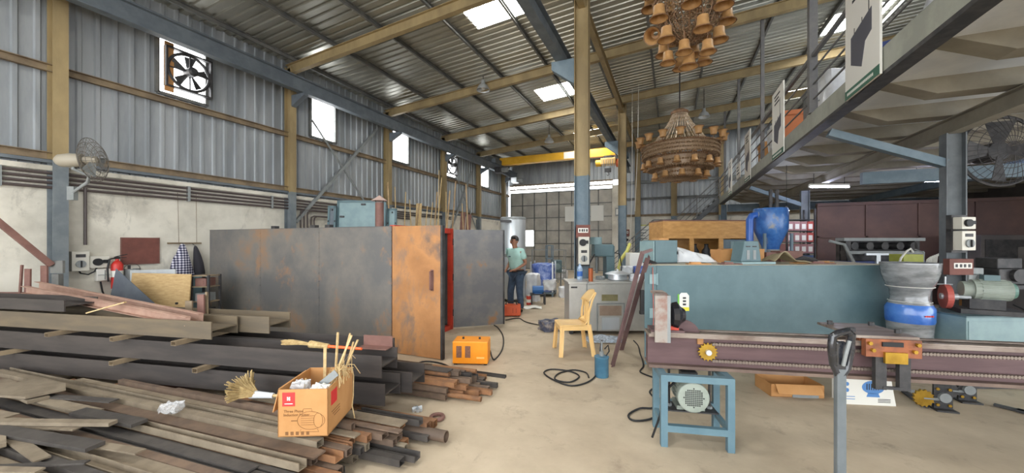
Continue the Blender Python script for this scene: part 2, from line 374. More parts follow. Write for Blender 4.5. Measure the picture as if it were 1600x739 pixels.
# right wall and the dark room under the mezzanine
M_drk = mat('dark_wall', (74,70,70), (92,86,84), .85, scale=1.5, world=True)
M_brn = mat('brown_sheet_partition', (86,66,62), (112,84,74), .7, scale=1.2, lo=.4, hi=.7, world=True)
struct(B().bx(XR, XR+.2, 6.5, YB+.2, 0, 7.7).bx(XR, XR+.2, Y0, 6.5, 4.2, 7.7), 'wall_right', M_drk)  # near part left open below, an unseen gap added to light the mezzanine underside
b = B().bx(3.75, XR, 13.0, 13.06, 0, 2.6)
for i in range(6): b.bx(3.75+i*1.05, 3.8+i*1.05, 12.96, 13.0, 0, 2.6)
b.bx(3.75, XR, 12.96, 13, 1.72, 1.76).bx(3.75, XR, 12.94, 13.1, 2.6, 2.68)
struct(b, 'partition', M_brn)
# mezzanine
M_soff = mat('mezzanine_soffit', (196,200,204), (212,215,217), .7, scale=2, world=True)
M_fasc = mat('olive_grey_fascia', (142,144,134), (158,160,148), .6, scale=3, world=True)
M_joist = mat('brown_grey_joist', (132,126,114), (146,140,126), .7, scale=3, world=True)
struct(B().bx(MX, XR, -2, 18.4, MZ+.2, MZ+.26), 'mezzanine_slab', M_soff)
struct(B().bx(MX-.02, MX+.02, -2, 18.4, MZ+.06, MZ+.3).bx(MX-.02, MX+.1, -2, 18.4, MZ+.28, MZ+.3), 'trim_2', M_fasc)
struct(B().bx(MX-.02, MX+.13, -2, 18.4, MZ+.02, MZ+.06), 'trim_3', M_dark)
y = -2.5
while y < 18.4:
    struct(B().prism([(MX+.35, MZ+.2), (MX+.75, MZ+.02), (XR, MZ-.0), (XR, MZ+.2)], y-.11, y+.11), 'joist', M_joist); y += 1.02
struct(B().extr(I_SEC(.2, .14), (3.34, -3, MZ-.1), (3.34, 18.3, MZ-.1)), 'mezzanine_beam', M_joist)
struct(B().extr(I_SEC(.2, .14), (6.3, -3, MZ-.1), (6.3, 18.3, MZ-.1)), 'mezzanine_beam', M_blue)
struct(B().bx(3.4, XR, 9.3, 9.42, 2.72, 2.95), 'mezzanine_beam', M_blue)
struct(B().bx(2.2, XR, 18.2, 18.35, 2.9, 3.2), 'mezzanine_beam', M_blue)
M_mcol = mat('slate_grey_column', (92,98,102), (108,114,118), .6, scale=4, world=True)
for y in (1.3, 6.67, 12.5):
    b = B().extr(I_SEC(.19, .15, .014), (3.34, y, 0), (3.34, y, MZ-.2), up=(1, 0, 0)).box((3.34, y, .01), (.36, .36, .02)); struct(b, 'column', M_mcol)
    struct(B().bar((3.26, y, 2.62), (MX+.15, y, 3.16), .12, .1), 'mezzanine_brace', M_blue)
struct(B().extr(I_SEC(.2, .2, .016), (2.05, 18.25, 0), (2.05, 18.25, MZ), up=(1, 0, 0)), 'column', M_blue)
# mezzanine railing and hangers
M_rail = mat('rail_grey', (88,88,90), (104,102,100), .5, scale=6)
rl = thing('balcony_railing', 'grey steel balcony railing with four rods along the mezzanine edge', 'railing', (MX, 0, MZ+.3))
B().bar((0, -3, .84), (0, 18.3, .84), .05, .05).o('top_rail', M_rail, rl)
for z in (.2, .42, .63): B().bar((0, -3, z), (0, 18.3, z), .018, .018).o('rod', M_rail, rl)
for y in (-2.8, -1.2, .5, 1.9, 5.1, 8.5, 11.7, 15.1, 18.2): B().bar((0, y, 0), (0, y, .84), .04, .04, up=(1, 0, 0)).o('post', M_rail, rl)
for y in (.2, 3.45, 6.8, 10.1, 13.4, 16.7):
    struct(B().bar((MX, y, MZ+.3), (MX, y, zr(MX)-.1), .1 if y < 9 else .07, .1 if y < 9 else .07, up=(1, 0, 0)), 'hanger_post', M_rail)
# ================================================================ left side
def Wl(x, y, off=0):               # a point on the left wall
    k = (x-800)/F; d = (-XL-off)/(sa-k*ca); return Cw(k*d, d, CAMZ+(HOR-y)/F*d)
# --- the big sheet steel oven body
M_millw = mat('mill_scale_oven', (106,105,104), (126,121,115), .5, .25, scale=1.5, lo=.4, hi=.58, c3=(146,120,98), world=True, bump=.01, l2=((160,122,90), 2.6, .58, .72, (1,1,.6)))
en = thing('sheet_steel_oven', 'long grey and rust mottled sheet steel oven body on the left of the aisle', 'oven body', (-8.15, 4.25, 0))
LX, LY, HZ = 4.42, 1.6, 1.826
xs_ = [0, 1.5, 2.95, LX]
for i, (a, c) in enumerate(zip(xs_, xs_[1:])):
    b = B().bx(a+.002, c-.002, 0, .03, .02, HZ-.0)
    for k in range(14): z = .06+k*.13; b.box((c-.02, -.004, z), (.03, .012, .008))
    b.o('side_panel', M_millw, en)
B().bx(0, LX, LY-.03, LY, .02, HZ).o('rear_panel', M_mill, en)
B().bx(0, .03, .03, LY-.03, .02, HZ).o('end_panel', M_mill, en)
B().bx(0.03, LX, .03, LY-.03, HZ-.05, HZ-.01).o('roof_panel', M_mill, en)
B().bx(0.03, LX-.1, .03, LY-.03, .05, .09).o('floor_panel', M_dark, en)
b = B(); b.bx(LX-.06, LX+.03, .03, .11, 0, HZ+.02).bx(LX-.06, LX+.03, LY-.05, LY+.005, 0, HZ+.02).bx(LX-.06, LX+.03, .11, LY-.08, HZ-.07, HZ+.02).bx(LX-.06, LX+.03, .11, LY-.08, 0, .08)
b.o('door_frame', M_red, en)
for x in (1.75, 2.72, 3.05): B().bx(x, x+.1, .02, .1, HZ-.01, HZ+.05).o('lifting_lug', M_dark, en)
B().extr([(-.03,0),(.03,0),(.03,.004),(-.03,.004)], (0, .02, HZ), (LX, .02, HZ)).o('top_flange', M_mill, en)
M_rustw = mat('orange_rust_door', (158,110,68), (180,128,80), .7, scale=1.7, lo=.38, hi=.58, c3=(120,96,80), world=True, l2=((116,104,96), 3.0, .52, .7, (1,1,.5)))
def leaf(name, w, m, loc, rz, z0, hand):
    d = B(); d.bx(0, w, -.02, .02, z0, HZ)
    o = d.o(name, m, en); o.location = loc; o.rotation_euler = (0, 0, rz)
    B().bx(w-.03, w+.001, -.03, .03, z0, HZ).o('edge_strip', M_dark, o)
    for z in (.3, .95, 1.6): B().cyl((0, 0, z-.06), (0, 0, z+.06), .018).o('hinge', M_dark, o)
    if hand:
        B().path([(w-.17, -.02, .95), (w-.17, -.07, .95), (w-.17, -.07, 1.2), (w-.17, -.02, 1.2)], .012, 8).bx(w-.195, w-.145, -.024, -.02, .93, 1.22).o('handle', M_rbr, o)
tag(leaf('door', .86, M_rustw, (LX+.03, .0, 0), 0, -.0+.01, True))
leaf('door', .97, M_mill, (LX+.04, LY, 0), math.radians(40.8), .03, False)
# chimney on the oven body
c0 = Dp(593, 355, 6.3)
ch = thing('chimney_pipe', 'short brown chimney pipe with a conical rain cap on the oven roof', 'chimney', (c0.x, c0.y, HZ))
B().cyl((0,0,0), (0,0,.44), .07, n=18).o('pipe', M_rbr, ch, smooth=True)
b = B().lathe([(.135,.47),(.005,.56)], 18, caps=False)
b.o('rain_cap', mat('pinkish_metal', (176,150,140), None, .6), ch, solid=.004)
B().bar((.06,0,.42),(.1,0,.49),.012,.006).o('cap_strut', M_dark, ch); B().bar((-.06,0,.42),(-.1,0,.49),.012,.006).o('cap_strut', M_dark, ch); B().lathe([(.09,0.001),(.09,.012)],18).o('collar', M_dark, ch)
# --- teal panels standing behind the oven body
def panel(name, label, x0, x1, ytop, d, lean=0, m=None, cat='panel', tri=None):
    l0, l1 = (x0-800)/F*d, (x1-800)/F*d; zt = CAMZ+(HOR-ytop)/F*d
    o = thing(name, label, cat, Cw(l0, d), A)
    M = Matrix.Rotation(lean, 4, 'X')
    w = l1-l0
    B().add([], []).box((w/2, 0, zt/2), (w, .04, zt)).o('sheet', m or M_teal2, o).matrix_local = M
    q = B().bx(0, w, -.035, -.0, zt-.05, zt).bx(0, .05, -.035, 0, 0, zt).bx(w-.05, w, -.035, 0, 0, zt).bx(0, w, -.035, 0, 0, .05).o('edge_frame', M_teal, o); q.matrix_local = M
    for u, v in ((.5, zt-.12), (.86, zt*.84), (.07, zt*.84)): q = B().bx(w*u, w*u+min(.1,w*.1), -.06, -.02, v, v+.04).o('latch', M_dark, o); q.matrix_local = M
    return o
panel('insulated_sheet', 'large pale teal oven panel standing upright behind the oven body', 523, 600, 312, 8.9, -.06)
panel('insulated_sheet', 'narrow darker teal oven door edge leaning left of the pale teal panel', 507, 520, 320, 8.75, -.08, M_dkb)
panel('insulated_sheet', 'shorter pale teal panel just right of the chimney pipe', 603, 618, 325, 9.1, -.05)
# --- timber poles against the left wall behind the oven body
M_pole = mat('weathered_pole', (150,124,92), (178,152,116), .8, scale=5, rand=.2)
poles = [(612,395,606,285,10.9),(622,395,617,292,11),(628,395,634,300,11),(640,395,655,318,11.2),(655,395,668,322,11.3),(662,395,676,316,11.4),(672,395,683,300,11.5),(675,395,690,278,11.5),(684,395,686,266,11.6),(690,395,703,298,11.5),(697,395,697,300,11.8),(648,395,640,312,11.1),(735,395,728,288,12.5),(728,395,722,318,12.4),(668,395,656,330,11.0),(700,395,712,284,12.2)]
for i, (x0, y0, x1, y1, d) in enumerate(poles):
    p0 = Gp(x0, HOR+CAMZ*F/d); p1 = Dp(x1, y1, d+.9)
    o = thing('timber_pole', f'{"thick weathered" if i % 3 == 0 else "thin pale"} timber pole leaning behind the oven body, {ORD[i]} of the bundle counted along it', 'pole', p0, 0, 'timber poles behind the oven body')
    B().cyl((0, 0, 0), p1-p0, .032 if i % 3 == 0 else .02, .022 if i % 3 == 0 else .014, 7).o('shaft', M_pole if i % 3 == 0 else M_wood, o)
for i, (x0, x1, d) in enumerate([(648, 655, 11.6), (716, 724, 12.9), (725, 733, 13.0)]):
    p0 = Gp(x0, HOR+CAMZ*F/d); p1 = Dp(x1, [318, 332, 335][i], d+.7)
    tag(put(B().bar((0,0,0), p1-p0, .18, .03).o('wooden_board', M_rbr if i else M_wood), p0), ['broad pale plank leaning among the timber poles', 'red brown plank leaning on the wall, left of its pair', 'red brown plank leaning on the wall, right of its pair'][i], 'board', 'planks behind the oven body')
# --- things on and by the left wall
def wall_box(name, label, cat, x, y, w, h, dep, m, parts):
    p = Wl(x, y); o = thing(name, label, cat, p, PI/2)         # local x along +Y, local -y into the room
    B().bx(-w/2, w/2, -dep, 0, -h/2, h/2).o('housing', m, o, bev=.006); parts(o, w, h, dep); return o
M_swb = mat('ivory_switch_plastic', (206,202,190), None, .5)
def knob_face(o, w, h, dep):
    B().cyl((0, -dep-.02, -h*.14), (0, -dep, -h*.14), w*.3, n=18).o('rotary_knob', M_gray, o)
    B().bx(-w*.04, w*.04, -dep-.035, -dep-.02, -h*.14-w*.26, -h*.14+w*.26).o('knob_grip', M_black, o)
    B().bx(-w*.28, w*.28, -dep-.004, -dep, h*.2, h*.36).o('meter_window', M_dark, o)
def sock_face(o, w, h, dep):
    B().cyl((-w*.12, -dep-.03, 0), (-w*.12, -dep, 0), h*.3, n=18).o('socket', M_black, o)
    B().bx(w*.15, w*.4, -dep-.015, -dep, -h*.1, h*.18).o('switch', M_black, o)
def junc_face(o, w, h, dep):
    B().bx(-w*.42, w*.42, -dep-.01, -dep, -.004, .004).bx(-.004, .004, -dep-.01, -dep, -h*.4, h*.4).o('lid_seam', M_gray, o)
wall_box('rotary_isolator', 'tall ivory rotary isolator box on the left wall beside the nearest column', 'switch box', 121, 408, .2, .32, .12, M_swb, knob_face)
wall_box('socket_box', 'small square ivory socket box right of the rotary isolator', 'switch box', 152, 409, .24, .2, .1, M_swb, sock_face)
wall_box('junction_box', 'white junction box with loose cables below the socket box', 'junction box', 160, 429, .2, .2, .09, M_white, junc_face)
for lab, pts in (('black cable looping from the isolator to the socket box', [(122,421),(126,427),(138,429),(148,424),(153,415)]), ('grey cable hanging below the junction box', [(157,440),(160,455),(166,468)]), ('thin cable running over the socket box from the isolator', [(127,398),(138,402),(150,402)])):
    tag(B().path([Wl(x, y, .06) for x, y in pts], .012, 6).o('cable', M_black), lab, 'cable')
p = Wl(219, 392); o = thing('wall_board', 'plain brown board fixed on the left wall above the plywood sheet', 'board', p, PI/2)
B().bx(-.26, .26, -.03, 0, -.235, .235).o('face', M_blk, o); B().bx(-.27, .27, -.035, 0, -.245, -.235).bx(-.27, .27, -.035, 0, .235, .245).bx(-.27, -.26, -.035, 0, -.235, .235).bx(.26, .27, -.035, 0, -.235, .235).o('border', M_rbr, o)
# extinguisher on a bracket
p = Wl(183, 428, .14); o = thing('fire_extinguisher', 'red fire extinguisher with a black hose hung on the left wall', 'fire extinguisher', p, PI/2)
B().lathe([(.002,-.26),(.075,-.25),(.078,.16),(.05,.21),(.022,.235),(.022,.26)], 16).o('cylinder', mat('extinguisher_red', (196,48,40), None, .35), o, smooth=True)
B().bx(-.03,.03,-.02,.02,.26,.3).bar((-.02,0,.3),(.13,0,.34),.02,.012).bar((-.02,0,.28),(.12,0,.28),.02,.01).o('valve', M_black, o)
B().path([(-.02,0,.28),(-.1,-.02,.26),(-.13,-.03,.1),(-.12,-.03,-.12)], .014, 7).o('hose', M_black, o)
B().lathe([(.0795,-.05),(.0795,.06)],16,caps=False).o('instruction_label', M_white, o); B().bx(-.05,.05,.06,.14,-.05,.05).o('bracket', M_dark, o)
p = Wl(206, 425, .1); o = thing('metal_bucket', 'grey tapered bucket hung beside the fire extinguisher', 'bucket', p, PI/2)
B().lathe([(.08,-.2),(.115,.06)], 16, caps=False).o('body', M_gray, o, solid=.004); B().lathe([(.08,-.2),(.01,-.198)],16).o('bottom', M_gray, o)
B().path([(.11*math.cos(t), -.01, .05+.1*math.sin(t)) for t in [PI*k/8 for k in range(9)]], .004, 5).o('handle', M_dark, o); B().bx(-.02,.02,.09,.1,-.02,.12).o('hook', M_dark, o)
# jacket on a hanger bar
p = Wl(289, 380, .05); o = thing('hanger_bar', 'short brown hanger bar hung by cords on the left wall', 'hanger', p, PI/2)
B().cyl((-.28,0,0),(.28,0,0),.016,n=8).o('bar', M_girt, o); B().path([(-.1,0,.016),(-.11,.02,1.0)],.004,5).path([(.2,0,.016),(.2,.02,1.0)],.004,5).o('cord', M_girt, o)
M_plaid = bpy.data.materials.new('plaid_cloth'); M_plaid.use_nodes = True
nt = M_plaid.node_tree; tc = nt.nodes.new('ShaderNodeTexCoord'); ck = []
for k, (s, col) in enumerate((((0,0,1), None), ((1,0,0), None))):
    mp = nt.nodes.new('ShaderNodeMapping'); mp.inputs['Scale'].default_value = s; nt.links.new(tc.outputs['Object'], mp.inputs[0])
    w = nt.nodes.new('ShaderNodeTexWave'); w.bands_direction = 'Z' if s[2] else 'X'; w.inputs['Scale'].default_value = 6.5; w.inputs['Distortion'].default_value = .6; nt.links.new(mp.outputs[0], w.inputs['Vector']); ck.append(w)
mx = nt.nodes.new('ShaderNodeMath'); mx.operation = 'ADD'; nt.links.new(ck[0].outputs['Fac'], mx.inputs[0]); nt.links.new(ck[1].outputs['Fac'], mx.inputs[1])
rp = nt.nodes.new('ShaderNodeValToRGB'); nt.links.new(mx.outputs[0], rp.inputs[0]); mx2 = rp.color_ramp
mx2.elements[0].position = .2; mx2.elements[0].color = lin((40,40,62)); mx2.elements[1].position = .85; mx2.elements[1].color = lin((215,212,220)); e = mx2.elements.new(.5); e.color = lin((92,90,118))
mp2 = nt.nodes.new('ShaderNodeMath'); mp2.operation = 'MULTIPLY'; mp2.inputs[1].default_value = .55; nt.links.new(mx.outputs[0], mp2.inputs[0]); nt.links.new(mp2.outputs[0], rp.inputs[0])
nt.links.new(rp.outputs[0], nt.nodes['Principled BSDF'].inputs['Base Color']); nt.nodes['Principled BSDF'].inputs['Roughness'].default_value = .9
def cloth(hs, n=18):           # hanging folded cloth: (z, half width, depth, centre x)
    b = B()
    m = len(hs)
    vs = []
    for z, w, dp, cx in hs:
        for i in range(n):
            t = 2*PI*i/n; r = 1+.14*math.sin(5*t+z*6)
            vs.append((cx+w*math.cos(t)*r, -.09+dp*math.sin(t)*r, z))
    fs = [(k*n+i, k*n+(i+1) % n, (k+1)*n+(i+1) % n, (k+1)*n+i) for k in range(m-1) for i in range(n)]+[tuple(range(n)), tuple(range((m-1)*n, m*n))[::-1]]
    return b.add(vs, fs)
p = Wl(286, 380, .08); o = thing('plaid_shirt', 'navy and white plaid shirt hanging under the hanger bar', 'shirt', p, PI/2)
cloth([(0,.03,.03,-.05),(-.1,.06,.05,-.05),(-.24,.11,.07,-.06),(-.5,.15,.08,-.04),(-.78,.18,.07,.0),(-.84,.17,.06,.01)]).o('shirt_body', M_plaid, o, smooth=True, sub=1)
cloth([(-.2,.03,.03,-.14),(-.38,.05,.045,-.19),(-.66,.055,.04,-.22),(-.69,.05,.04,-.22)], 12).o('sleeve', M_plaid, o, smooth=True, sub=1)
p = Wl(301, 383, .02); o = thing('dark_jacket', 'dark charcoal jacket hanging behind the plaid shirt', 'jacket', p, PI/2)
cloth([(0,.02,.02,0),(-.12,.05,.05,.02),(-.36,.09,.06,.06),(-.72,.11,.06,.08),(-.9,.1,.05,.04),(-1.0,.07,.05,.02)]).path([(0,-.09,-.02),(-.03,-.03,.05),(-.06,.03,.05)],.008,5).o('jacket_body', mat('charcoal_cloth',(58,56,62),None,.9), o, smooth=True, sub=1)
tag(put(B().bx(-.13,.13,-.13,.13,0,.95).bx(-.16,.16,-.16,.16,.95,.98).o('teal_cabinet', M_teal), Gp(300, 515), 0), 'narrow teal cabinet standing below the hanging jacket', 'cabinet')
# wall fan on the nearest column
hub = Dp(146, 250, 5.35)
fn = thing('wall_fan', 'beige wall mounted pedestal style fan on the nearest left column', 'fan', hub, A)
M_cage = mat('fan_cage_wire', (112,106,98), None, .5); M_ivy = mat('aged_ivory', (158,150,134), None, .5)
ax = Vector((.93, .34, .1)).normalized(); R = ax.to_track_quat('Z', 'Y').to_matrix().to_4x4()
b = B(); RR = .31
for k in range(5):
    r_ = RR*(k+1)/5; z = .1*(1-(k/4)**2) if k < 4 else 0
    for s in (1, -1): b.path([tuple(R @ Vector((r_*math.cos(2*PI*i/28), r_*math.sin(2*PI*i/28), s*z+ (.0)))) for i in range(28)], .004, 4, closed=True)
for k in range(28):
    t = 2*PI*k/28
    for s in (1, -1): b.path([tuple(R @ Vector((r_*math.cos(t), r_*math.sin(t), s*.1*(1-(r_/RR)**2)))) for r_ in (.05, .14, .22, .28, RR)], .0025, 4)
b.o('cage', M_cage, fn)
b = B()
for k in range(3):
    t = 2*PI*k/3
    b.add([(.04*math.cos(t-.4), .04*math.sin(t-.4), -.02), (.25*math.cos(t-.35), .25*math.sin(t-.35), -.04), (.27*math.cos(t+.3), .27*math.sin(t+.3), .03), (.05*math.cos(t+.7), .05*math.sin(t+.7), .02)], [(0,1,2,3)], R)
b.o('blade', M_gray, fn, solid=.004)
b = B(); b.lathe([(.002,.05),(.05,.04),(.055,-.02),(.055,-.1),(.09,-.11),(.1,-.25),(.085,-.36),(.05,-.4),(.002,-.405)], 16, R); b.o('motor_housing', M_ivy, fn, smooth=True)
cp = Vector((Dp(112, 300, 5.5)-hub)); cp = Matrix.Rotation(-A, 3, 'Z') @ cp
B().path([tuple(ax*-.2), tuple(ax*-.22+Vector((0,0,-.12))), (-.12,.05,-.22), (-.22,.12,-.3), tuple(cp+Vector((0,0,-.02)))], .022, 8).bx(cp.x-.05, cp.x+.05, cp.y-.02, cp.y+.04, cp.z-.12, cp.z+.08).o('mounting_arm', M_gray, fn)
# exhaust fans in the window openings
def exhaust(y, z, label, s=1.0):
    o = thing('exhaust_fan', label, 'exhaust fan', (XL+.06, y, z), PI/2)
    h = .36*s
    B().bx(-h-.03,-h,-.05,.05,-h,h).bx(h,h+.03,-.05,.05,-h,h).bx(-h-.03,h+.03,-.05,.05,-h-.03,-h).bx(-h-.03,h+.03,-.05,.05,h,h+.03).bar((-h,-.03,0),(h,-.03,0),.02,.02).bar((0,-.03,-h),(0,-.03,h),.02,.02,up=(1,0,0)).o('square_frame', M_dark, o)
    B().path([(h*.97*math.cos(2*PI*i/32), 0, h*.97*math.sin(2*PI*i/32)) for i in range(32)], .03, 6, closed=True).o('ring', M_dark, o)
    B().cyl((0,-.16,0),(0,.04,0),.09*s,n=16).cyl((0,-.2,0),(0,-.16,0),.05,.09*s,n=16).o('motor', M_dark, o)
    for k in range(5):
        t = 2*PI*k/5+.3
        B().add([(.07*math.cos(t-.3), -.02, .07*math.sin(t-.3)), (h*.9*math.cos(t-.32), -.04, h*.9*math.sin(t-.32)), (h*.9*math.cos(t+.22), .04, h*.9*math.sin(t+.22)), (.07*math.cos(t+.5), .02, .07*math.sin(t+.5))], [(0,1,2,3)]).o('blade', M_dark, o, solid=.005)
exhaust(4.3, 5.0, 'dark exhaust fan in the nearest bright wall opening')
exhaust(14.05, 5.0, 'dark exhaust fan in a far bright opening of the left wall', 1.05)
exhaust_b = thing('exhaust_fan', 'exhaust fan in the bright opening of the back wall behind the chandelier', 'exhaust fan', (.55, YB-.06, 5.25), 0)
B().path([(.31*math.cos(2*PI*i/28), 0, .31*math.sin(2*PI*i/28)) for i in range(28)], .025, 6, closed=True).bar((-.33,0,0),(.33,0,0),.02,.02).o('ring', M_dark, exhaust_b)
B().cyl((0,-.12,0),(0,.03,0),.08,n=14).o('motor', M_dark, exhaust_b)
for k in range(4):
    t = 2*PI*k/4+.5
    B().add([(.06*math.cos(t-.3),0,.06*math.sin(t-.3)),(.28*math.cos(t-.3),-.02,.28*math.sin(t-.3)),(.28*math.cos(t+.2),.02,.28*math.sin(t+.2)),(.06*math.cos(t+.5),0,.06*math.sin(t+.5))],[(0,1,2,3)]).o('blade', M_dark, exhaust_b, solid=.005)
tag(put(B().bx(-.07,.07,-.015,.015,0,.95).o('cardboard_strip', M_card), (XL+.05, 3.98, 4.52), PI/2), 'upright strip of cardboard closing the left side of the fan opening', 'cardboard')

# ================================================================ steel stock
def PQ(p, q, z=0): return Cw(.98*p+.2*q, -.2*p+.98*q, z)          # H-beam stack frame
RS = A-math.atan2(.2, .98)
def HQ(p, q, z=0): return Cw(.949*p+.316*q, -.316*p+.949*q, z)    # loose heap frame
RH = A-math.atan2(.316, .949)
M_bmy = mat('yellowish_channel', (96,86,72), (114,100,80), .6, .15, scale=3, stretch=(.4,3,3))
def hbeam(label, pe, q, z, L, m, w=.28, h=.19, rz=0, ch=False):
    pr = [(-w/2,-h/2),(-w/2+.012,-h/2),(-w/2+.012,-.006),(w/2-.012,-.006),(w/2-.012,-h/2),(w/2,-h/2),(w/2,h/2),(w/2-.012,h/2),(w/2-.012,.006),(-w/2+.012,.006),(-w/2+.012,h/2),(-w/2,h/2)]
    if ch: pr = [(-w/2,-h/2),(w/2,-h/2),(w/2,h/2),(w/2-.012,h/2),(w/2-.012,-h/2+.012),(-w/2+.012,-h/2+.012),(-w/2+.012,h/2),(-w/2,h/2)]
    o = B().extr(pr, (-L, 0, 0), (0, 0, 0)).o('steel_girder', m); put(o, PQ(pe, q, z+h/2), RS+rz)
    return tag(o, label, 'girder', 'steel girders stacked beside the oven body')
q0 = 2.92+.14
hbeam('dark steel beam at the bottom of the stack, its front edge lowest', -1.72, q0, .18, 6.0, M_beam)
hbeam('dark steel beam in the second layer up, its blunt end beside the cardboard box', -1.75, q0, .42, 6.0, M_beam)
hbeam('yellowish brown steel beam in the third layer, ending before the oven panel', -3.55, q0, .66, 4.2, M_bmy, h=.17)
hbeam('dark steel beam on top of the stack at its far left', -5.43, q0-.02, .86, 2.4, M_beam, h=.12)
hbeam('bottom steel beam of the rear row, behind the front stack', -1.62, q0+.31, .18, 6.0, M_beam)
hbeam('second layer steel beam of the rear row with a projecting flange', -1.95, q0+.31, .42, 6.0, M_beam)
hbeam('third layer steel beam of the rear row with a pale open web', -3.2, q0+.31, .66, 4.2, M_bmy, h=.17)
# bearers between the layers
k = 0
for z, ps in ((.13, (-2.3, -4.4, -6.6)), (.37, (-2.45, -3.6, -4.62, -6.2)), (.61, (-3.85, -4.6, -5.5)), ):
    for p in ps:
        k += 1
        o = B().hollow((0, -.25, 0), (0, .3, 0), .06, .042, .004).o('bearer_bar', M_girt); put(o, PQ(p, q0, z+.024), RS+random.uniform(-.12, .05))
        tag(o, f'short square bearer bar {"under the bottom" if z < .2 else "between the bottom and second" if z < .5 else "between the second and third"} beams, {ORD[ps.index(p)]} from the aisle', 'bearer', 'bearer bars in the beam stack')
for p in (-2.3, -4.4, -6.6):
    o = B().box((0, 0, .062), (.14, .7, .122)).o('timber_sleeper', M_rbr); put(o, PQ(p, q0+.15), RS)
    tag(o, f'rough timber sleeper on the floor under the beam stack, {ORD[(-2.3,-4.4,-6.6).index(p)]} from the aisle', 'sleeper', 'sleepers under the beam stack')
M_pchan = mat('pale_red_channel', (156,122,106), (172,140,122), .7, scale=5)
# long red-brown channels lying across the top
for lab, a, c, zz in (('long red brown channel lying slantwise on the stack, nearer of two', Dp(42, 452, 4.62), Dp(298, 501, 3.68), 0), ('long red brown channel lying slantwise on the stack, farther of two', Dp(62, 445, 4.9), Dp(318, 496, 3.76), 0)):
    v = c-a; L = v.length
    o = B().extr(C_SEC(.09, .05, .006), (0, 0, 0), (L, 0, 0)).o('steel_channel', M_pchan)
    o.location = a; o.rotation_euler = v.to_track_quat('X', 'Z').to_euler(); tag(o, lab, 'steel channel', 'red brown channels on the stack')
# uprights of the storage rack
for lab, x, y0, y1, d, w, tilt in (('rusty flat stake standing at the far left of the beam stack', 42, 420, 470, 4.9, .075, .05), ('rusty flat stake standing beside the nearest column', 70, 415, 466, 5.0, .085, -.02), ('brown flat stake standing by the plywood sheet', 294, 470, 506, 4.15, .075, .04), ('taller rusty flat stake right of the brown one', 315, 460, 508, 4.2, .075, -.02), ('thin steel rod standing beside the two flat stakes', 325, 456, 508, 4.25, .022, -.05), ('thin rusty rod leaning at the far left of the beam stack', 24, 414, 455, 5.0, .025, .3)):
    t = Dp(x, y0, d); bt = V(t.x, t.y, .86 if 'left' in lab or 'column' in lab else .7)
    bt = V(t.x, t.y, min(.1, t.z-.2))
    o = B().bar((0, 0, 0), (tilt*.3, 0, t.z), w, .02, up=(0,1,0)).o('rack_stake', M_rbr if 'rusty' in lab else M_girt); put(o, (t.x, t.y, 0), A); tag(o, lab, 'stake')
g0, g1 = Dp(-40,316,4.75), Dp(80,414,5.35)
o = tag(put(B().bar((0,0,0), g1-g0, .07, .07).o('angle_bar', M_rbr), g0), 'long red brown angle bar leaning down to a square plate by the nearest column', 'angle bar')
q = B().box((0,0,0),(.18,.03,.18)).o('gusset_plate', M_purl, o); q.location = Dp(90,417,5.38)-g0; q.rotation_euler = (0,0,A)
tag(put(B().bx(-.05,.05,-.03,.03,0,Dp(90,428,5.38).z).o('bar_post', M_purl), V(Dp(90,428,5.38).x,Dp(90,428,5.38).y,0), A), 'short post carrying the square plate by the nearest column', 'post')
tag(put(B().bx(-.5,.7,0,.012,0,.9).o('rusty_plate', M_rbr), V(Dp(26,478,5.18).x,Dp(26,478,5.18).y,0), A), 'red brown steel plate standing upright behind the far left beams', 'plate')
v = Dp(196,472,3.95)-Dp(136,489,3.9)
tag(put(B().bar((0,0,0),v,.03,.012).o('thin_batten', M_wood), Dp(136,489,3.9)+V(0,0,.0)), 'thin pale batten lying across the two slanting channels', 'batten')
tag(put(B().bx(-.09,.09,-.1,0,-.05,.05).bx(-.06,.06,-.105,-.1,-.03,.03).o('conduit_box', M_white), Wl(95,258), PI/2), 'small white box on the conduits left of the nearest column', 'junction box')
# sheets leaning at the wall
p = Gp(168, 545)
d_ = 5.6; o = B().prism([(-.08,0),(1.05,0),(1.0,.34),(0,1.15)], 0, .006).o('triangular_sheet', mat('blue_grey_sheet',(82,88,98),(96,102,110),.5,.3,scale=3)); put(o, Cw((166-800)/F*d_, d_, .05), A); o.rotation_euler[0] = -.12
tag(o, 'dark blue grey triangular steel sheet propped before the plywood', 'steel sheet')
d_ = 5.95; o = thing('plywood_sheet', 'tan plywood sheet with a small hole leaning at the left wall', 'plywood', Cw((196-800)/F*d_, d_, .06), A)
w = .98; b = B().prism([(0,0),(w,-.02),(w-.02,1.02),(.0,1.04)], 0, .02).o('sheet', mat('tan_plywood',(182,150,102),(200,170,122),.7,scale=9,stretch=(1,1,4)), o); b.rotation_euler[0] = -.1
b = B().cyl((.78,-.022,.55),(.78,.03,.55),.018,n=10).o('knot_hole', M_black, o); b.location[1] = .0; b.rotation_euler[0] = -.1
tag(put(B().prism([(0,0),(.75,0),(.75,1.12),(0,1.1)],0,.02).o('foil_sheet', M_alu), Cw((203-800)/F*6.15, 6.15, .03), A), 'silvery foil faced sheet standing behind the plywood', 'sheet')
